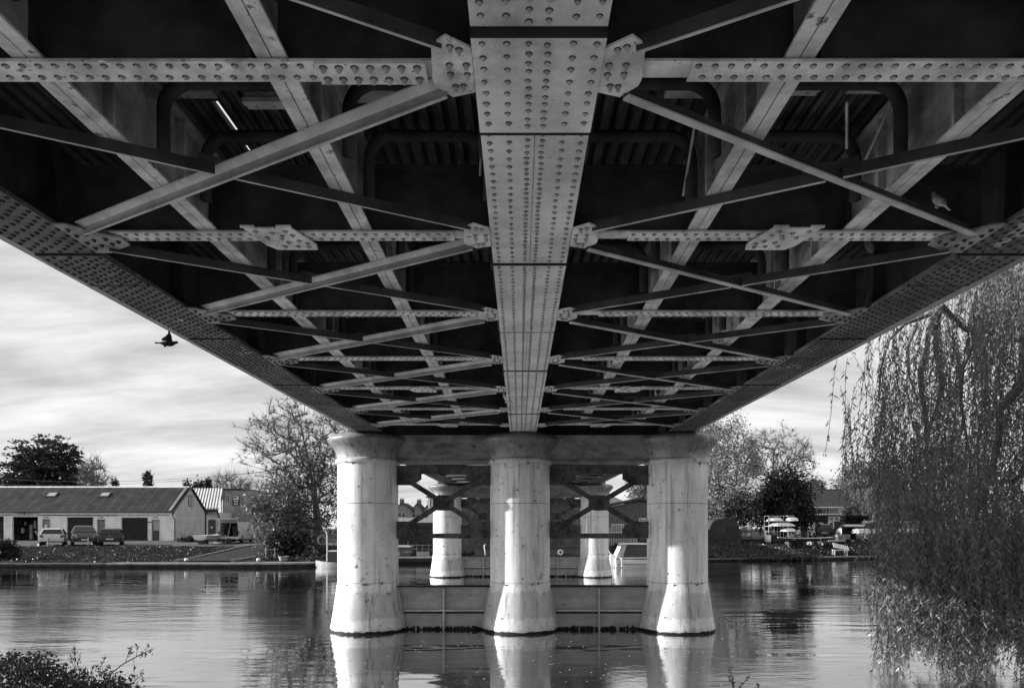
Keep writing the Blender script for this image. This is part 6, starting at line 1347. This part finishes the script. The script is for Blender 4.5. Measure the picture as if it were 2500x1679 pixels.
pths.append(pxpath([(2560,900),(2500,930),(2455,985),(2440,1000),(2442,1050),(2425,1130),(2405,1200),(2380,1260),(2365,1320),(2352,1390)], [.09,.075,.07,.06,.055,.05,.045,.04,.03,.025], 10.2))
pths.append(pxpath([(2352,1390),(2330,1410),(2322,1420)], [.02,.015,.01], 10.9)); pths.append(pxpath([(2356,1375),(2375,1385),(2385,1405)], [.018,.013,.008], 10.9))
pths.append(pxpath([(2560,1000),(2490,1160),(2470,1175),(2445,1175)], [.05,.035,.03,.02], 10.0))
pths.append(pxpath([(2290,760),(2210,790),(2170,830),(2150,900),(2145,980)], [.05,.035,.028,.02,.014], 12.8))
pths.append(pxpath([(2240,790),(2215,850),(2220,920),(2240,975)], [.03,.025,.02,.015], 12.6))
pths.append(pxpath([(2380,830),(2350,900),(2345,980),(2365,1100),(2380,1230)], [.04,.03,.028,.02,.014], 11.8))
pths.append(pxpath([(2150,1330),(2160,1450),(2190,1540)], [.014,.012,.008], 11.0))
limb.build('trunk', bark_mid, wl, smooth='auto')
fol = MB(); tw_ = MB()
def left_edge(py):        # left outline of the curtain in the photograph
    pts = [(600,2420),(680,2260),(760,2150),(860,2050),(930,2010),(1000,2070),(1090,2035),(1180,2060),(1260,2110),(1330,2160),(1400,2150),(1470,2165),(1560,2175),(1679,2200)]
    for (a, xa), (b, xb_) in zip(pts, pts[1:]):
        if py <= b: return xa + (xb_-xa)*(py-a)/(b-a)
    return pts[-1][1]
def strand(px, py, D, Ln, dens=1.0, sway=0):
    p = W(px, py, D); z0 = p.z; pts = [p]; L_ = 0; a = rs.uniform(-.7,.7) + sway; yv = rs.uniform(-.15,.15); cur = p.copy(); ph = rs.uniform(0, 6)
    while L_ < Ln and cur.z > .12:
        stp = .10; drift = a*max(0, 1 - L_/.6) + .16*math.sin(L_*2.2+ph); cur = cur + Vector((drift*stp, yv*stp*max(0, 1-L_), -stp)); L_ += stp; pts.append(cur.copy())
    for i in range(0, len(pts)-1, 2):
        a_, b_ = pts[i], pts[min(i+2, len(pts)-1)]; w_ = .0035; tw_.add([a_ + Vector((-w_,0,0)), a_ + Vector((w_,0,0)), b_ + Vector((w_,0,0)), b_ + Vector((-w_,0,0))], [(0,1,2,3)])
    for i in range(1, len(pts)):
        for k in range(2):
            if rs.random() > dens: continue
            t = rs.uniform(0, 2*pi); ln = rs.uniform(.065, .13); d = Vector((cos(t)*.7, sin(t)*.7, -rs.uniform(.5, 1.1))).normalized()*ln; c = pts[i] + Vector((0,0,rs.uniform(-.05,.05))); s = d.cross(Vector((rs.gauss(0,1), rs.gauss(0,1), rs.gauss(0,.5)))).normalized()*.0105*rs.uniform(.8,1.3)
            fol.add([c, c + d*.45 + s, c + d, c + d*.45 - s], [(0,1,2,3)])
cl_ = [(0, 0, 0)]
for k in range(3500):
    if k % 9 == 0:
        py = rs.uniform(560, 1500); le = left_edge(py); px = le + (2560-le)*rs.random()**.85; cl_ = [(px, py, rs.uniform(9.6, 13.6))]
    px, py, D = cl_[0]; px += rs.gauss(0, 13); py += rs.gauss(0, 22); D += rs.gauss(0, .12); dens = .85
    if px < left_edge(py) - 6: continue
    up = py < 1150
    if up and rs.random() < .40 + .06*(px > 2250): continue
    if py > 1130 and px < 2165: continue
    if px < 2110 and k % 2: continue
    Ln = rs.uniform(.7, 1.9) if py < 1100 else rs.uniform(.8, 1.7)
    if px < 2165: bottom = 1175 + (px-2035)*.75
    else: bottom = 1600 + 70*math.sin(px*.03)
    zb2 = PZ(bottom, D); p_z = PZ(py, D); Ln = min(Ln, max(.2, p_z - zb2))
    strand(px, py, D, Ln, dens, -.1)
for k in range(1100):
    py = rs.uniform(1250, 1520); le = left_edge(py); px = le + 8 + (2560-le)*rs.random(); D = rs.uniform(9.2, 12.2); strand(px, py, D, min(rs.uniform(.6, 1.4), max(.2, PZ(py, D) - PZ(1590 + 60*math.sin(px*.03), D))), 1.0)
fol.build('foliage', leaf_willow, wl); tw_.build('hanging_twig', bark_mid, wl)
# ================================================================== near bush at the bottom left, twigs at the bottom
nb = thing('bramble_bush', 'dark leafy bush with seed heads at the near water edge, bottom left corner', 'bush', (-3.6, 5.2, .4)); rs = random.Random(31); st = MB(); lf = MB()
def outline(px): 
    pts = [(-60,1590),(0,1605),(40,1602),(70,1610),(125,1600),(140,1640),(185,1640),(215,1650),(265,1655),(300,1662),(320,1679),(420,1700)]
    for (a, ya_), (b, yb2) in zip(pts, pts[1:]):
        if px <= b: return ya_ + (yb2-ya_)*(px-a)/(b-a)
    return 1700
for k in range(760):
    px = rs.uniform(-80, 330); D = rs.uniform(4.7, 6.0); py = outline(px) + rs.random()**1.2*170 + rs.uniform(-3, 12); p = W(px, py, D); b = Vector((p.x + rs.uniform(-.3,.3), p.y + rs.uniform(-.2,.2), .45))
    if k % 3 == 0: st.tube([b, b.lerp(p, .6) + Vector((rs.uniform(-.05,.05), 0, .04)), p], [.006, .004, .002], 4)
    for j in range(11):
        c = p + Vector((rs.gauss(0,.035), rs.gauss(0,.04), rs.gauss(0,.03))); a = Vector((rs.gauss(.3,.7), rs.gauss(0,.7), rs.gauss(.1,.5))).normalized(); s = a.cross(Vector((rs.gauss(0,1), rs.gauss(0,1), rs.gauss(0,1)))).normalized()*.011; a *= rs.uniform(.022,.042); up_ = a.cross(s).normalized()*.004
        lf.add([c, c + a*.45 + s, c + a - up_, c + a*.45 - s, c + a*.5 + up_], [(0,1,4),(1,2,4),(2,3,4),(3,0,4)])
def stem(path, D, w=.004, heads=()):
    pts = [W(a, b, D) for a, b in path]; st.tube(pts, [w*(1-.7*i/len(pts)) for i in range(len(pts))], 4)
    for (a, b) in heads:
        p = W(a, b, D)
        for j in range(9): v = Vector((rs.gauss(0,.5), rs.gauss(0,.4), rs.gauss(.6,.5))).normalized()*rs.uniform(.015,.045); s = v.cross(Vector((0,1,.3))).normalized()*.0016; st.add([p-s, p+s, p+v], [(0,1,2)])
        for j in range(6): c = p + Vector((rs.gauss(0,.008), 0, rs.gauss(0,.015))); st.ell(c, (.004,.004,.006), 5, 4)
stem([(258,1679),(272,1642),(300,1620),(333,1602),(350,1594),(368,1584)], 5.2, .006, [(368,1590),(355,1598),(362,1580),(345,1600)])
stem([(306,1615),(318,1583),(320,1575)], 5.2, .0025, [(318,1590),(319,1582),(316,1596)]); stem([(333,1602),(336,1578),(334,1572)], 5.2, .0022, [(334,1580)]); stem([(326,1606),(328,1628),(330,1635)], 5.2, .002, [(330,1632)])
stem([(312,1679),(335,1655),(350,1645)], 5.0, .0035, [(328,1652),(345,1645),(348,1662),(335,1672)]); stem([(258,1650),(250,1640),(262,1625)], 5.1, .0025, [(256,1607),(248,1622),(262,1628),(236,1626),(228,1630),(240,1632)])
stem([(180,1679),(183,1640),(182,1600),(181,1574)], 5.0, .003, [(181,1585),(182,1597),(183,1608)]); stem([(183,1640),(174,1610),(172,1592)], 5.0, .002, [(174,1610)]); stem([(183,1640),(193,1612),(198,1592)], 5.0, .002, [(193,1612)])
stem([(40,1679),(58,1612),(74,1585),(84,1570)], 5.1, .003); stem([(60,1606),(75,1590),(88,1575)], 5.1, .002); stem([(0,1640),(30,1616),(60,1606)], 5.1, .003, [(22,1600),(12,1608),(38,1598)])
for k in range(30): px = rs.uniform(10, 300); py = outline(px); stem([(px+rs.uniform(-8,8), py+50), (px, py+10), (px+rs.uniform(-6,8), py-rs.uniform(8,26))], rs.uniform(4.8,5.4), .0025, [(px+rs.uniform(-4,5), py-rs.uniform(2,18))] if k % 2 else ())
lf.build('foliage', leafmat('bramble_leaf', .035, .15), nb); st.build('stem', bark_dark, nb)
tg = thing('waterside_twig', 'small leafy twigs rising at the bottom edge in front of the right column', 'plant', (PX(1790, 5.6), 5.6, .4)); st = MB(); lf = MB()
for path in (((1795,1700),(1790,1665),(1783,1640),(1786,1628)), ((1800,1690),(1818,1662),(1832,1645)), ((1788,1668),(1776,1650)), ((1835,1700),(1848,1678),(1852,1668))):
    pts = [W(a, b, 5.6) for a, b in path]; base = pts[0].copy(); base.z = .4; st.tube([base] + pts, [.005] + [.0035]*len(pts), 4)
    for i in range(len(pts)-1):
        for j in range(7): c = pts[i].lerp(pts[i+1], j/7); t = rs.uniform(0, 2*pi); a = Vector((cos(t), .3, sin(t)))*.022; s = a.cross(Vector((0,1,0))).normalized()*.006; lf.add([c, c+a*.5+s, c+a, c+a*.5-s], [(0,1,2,3)])
st.build('stem', bark_dark, tg); lf.build('foliage', bpy.data.materials['bramble_leaf'], tg)
rs = random.Random(77); q = MB()
for k in range(150):
    x = rs.gauss(.2, 3.2); y = rs.uniform(9.5, 15.5); t = rs.uniform(0, pi); a = Vector((cos(t), sin(t), 0))*rs.uniform(.015, .04); b = Vector((-sin(t), cos(t), 0))*rs.uniform(.008, .018); c = Vector((x, y, .005)); q.add([c-a, c+b, c+a, c-b], [(0,1,2,3)])
o = q.build('floating_leaves', pale_m)
if o.data.polygons[0].normal.z < 0: o.data.flip_normals()
struct(o, 'scattered small leaves floating on the dark water in front of the nearest pier', 'stuff')
# ================================================================== birds
def pigeon(label, loc, rotz, s=1.0, flying=False, group=None, pitch=0):
    r = thing('pigeon', label, 'bird', loc, rotz, group); body = gmat('pigeon_body', .4, .7, .3, 30) if 'pigeon_body' not in MATS else MATS['pigeon_body']; pale = gmat('pigeon_pale', .6, .7, .3, 30) if 'pigeon_pale' not in MATS else MATS['pigeon_pale']
    q = MB()
    if flying: sp_ = [(-.17,0,.018),(-.11,.0,.035),(-.04,-.004,.055),(.03,-.004,.06),(.09,.006,.045),(.125,.018,.030),(.15,.026,.030),(.172,.026,.022),(.19,.02,.006)]
    else: sp_ = [(-.14,-.10,.012),(-.09,-.05,.032),(-.045,.0,.052),(.0,.05,.060),(.03,.10,.050),(.042,.135,.032),(.052,.16,.030),(.062,.178,.022),(.088,.172,.005)]
    q.tube([(x*s, 0, z*s) for x, z, _ in sp_], [w*s for _, _, w in sp_], 12); dk = MATS.get('crow_dark') or gmat('crow_dark', .012, .8, .3, 30); b = q.build('body', dk if flying else body, r, world=False, smooth=True)
    q = MB(); x, z, _ = sp_[-3]; 
    for sd_ in (-1, 1): q.ell((( x+.012)*s, sd_*.026*s, (z+.005)*s), (.005*s,)*3, 6, 4)
    q.build('eye', black_m, r, world=False)
    for sd_ in (-1, 1):
        q = MB()
        if flying:
            pl = [(.085,.02),(.085,.12),(.062,.19),(.058,.27),(.045,.27),(.02,.15),(-.02,.13),(-.03,.10),(-.08,.09),(-.085,.06),(-.12,.07),(-.12,.02)] if sd_ < 0 else [(.06,.0),(.0,-.06),(-.05,-.09),(-.06,-.12),(-.09,-.10),(-.10,-.07),(-.13,-.07),(-.11,-.02),(-.09,.02)]
            up_ = .95; q.prism(pl, lambda p: (p[0]*s, sd_*(.03+p[1]*.45)*s, (.02+p[1]*up_)*s), lambda p: (p[0]*s, sd_*(.038+p[1]*.45)*s, (.025+p[1]*up_)*s))
        else: q.ell((-.035*s, sd_*.048*s, .03*s), (.10*s, .014*s, .042*s), 10, 6, 0, Matrix.Rotation(radians(-50), 3, 'Y'))
        q.build('wing', body if not flying else dk, r, world=False, smooth='auto')
    q = MB()
    if flying: q.hexa([(-.14*s,-.02*s,0),(-.14*s,.02*s,0),(-.27*s,.05*s,-.005*s),(-.27*s,-.05*s,-.005*s)], [(-.14*s,-.02*s,.01*s),(-.14*s,.02*s,.01*s),(-.27*s,.05*s,.003*s),(-.27*s,-.05*s,.003*s)])
    else: q.hexa([(-.09*s,-.02*s,-.06*s),(-.09*s,.02*s,-.06*s),(-.17*s,.028*s,-.17*s),(-.17*s,-.028*s,-.17*s)], [(-.10*s,-.02*s,-.045*s),(-.10*s,.02*s,-.045*s),(-.185*s,.028*s,-.16*s),(-.185*s,-.028*s,-.16*s)])
    q.build('tail', dk if flying else pale, r, world=False)
    if not flying:
        q = MB()
        for sd_ in (-1, 1): q.tube([(.0, sd_*.02*s, .0), (.01*s, sd_*.02*s, -.055*s)], .005*s, 5); q.tube([(-.01*s, sd_*.02*s, -.055*s), (.03*s, sd_*.02*s, -.058*s)], .004*s, 5)
        q.build('leg', pale, r, world=False)
    return r
p = P(412, 838, 14.5); pigeon('dark bird flying with raised wings just below the left edge of the bridge', p, radians(8), 1.0, True)
p = P(2288, 497, 5.04); pigeon('pale-bellied pigeon perched on the diagonal brace near the right girder', p, radians(115), .50, False, 'pigeons perched under the bridge')
p = P(2121, 607, 7.2); p.z = P(0, 607, 7.2).z; pigeon('pigeon perched in the shadow just beyond the second riveted cross beam at the right', p, radians(200), .62, False, 'pigeons perched under the bridge')
p = P(1236, 976, 12.0); pigeon('pale pigeon perched beside the left edge of the central girder, above the pier', p, radians(160), .8, False, 'pigeons perched under the bridge')
for o_ in list(C.objects):
    l_ = o_.get('label')
    if l_ and len(str(l_).split()) > 16: print('LONG', len(l_.split()), l_)
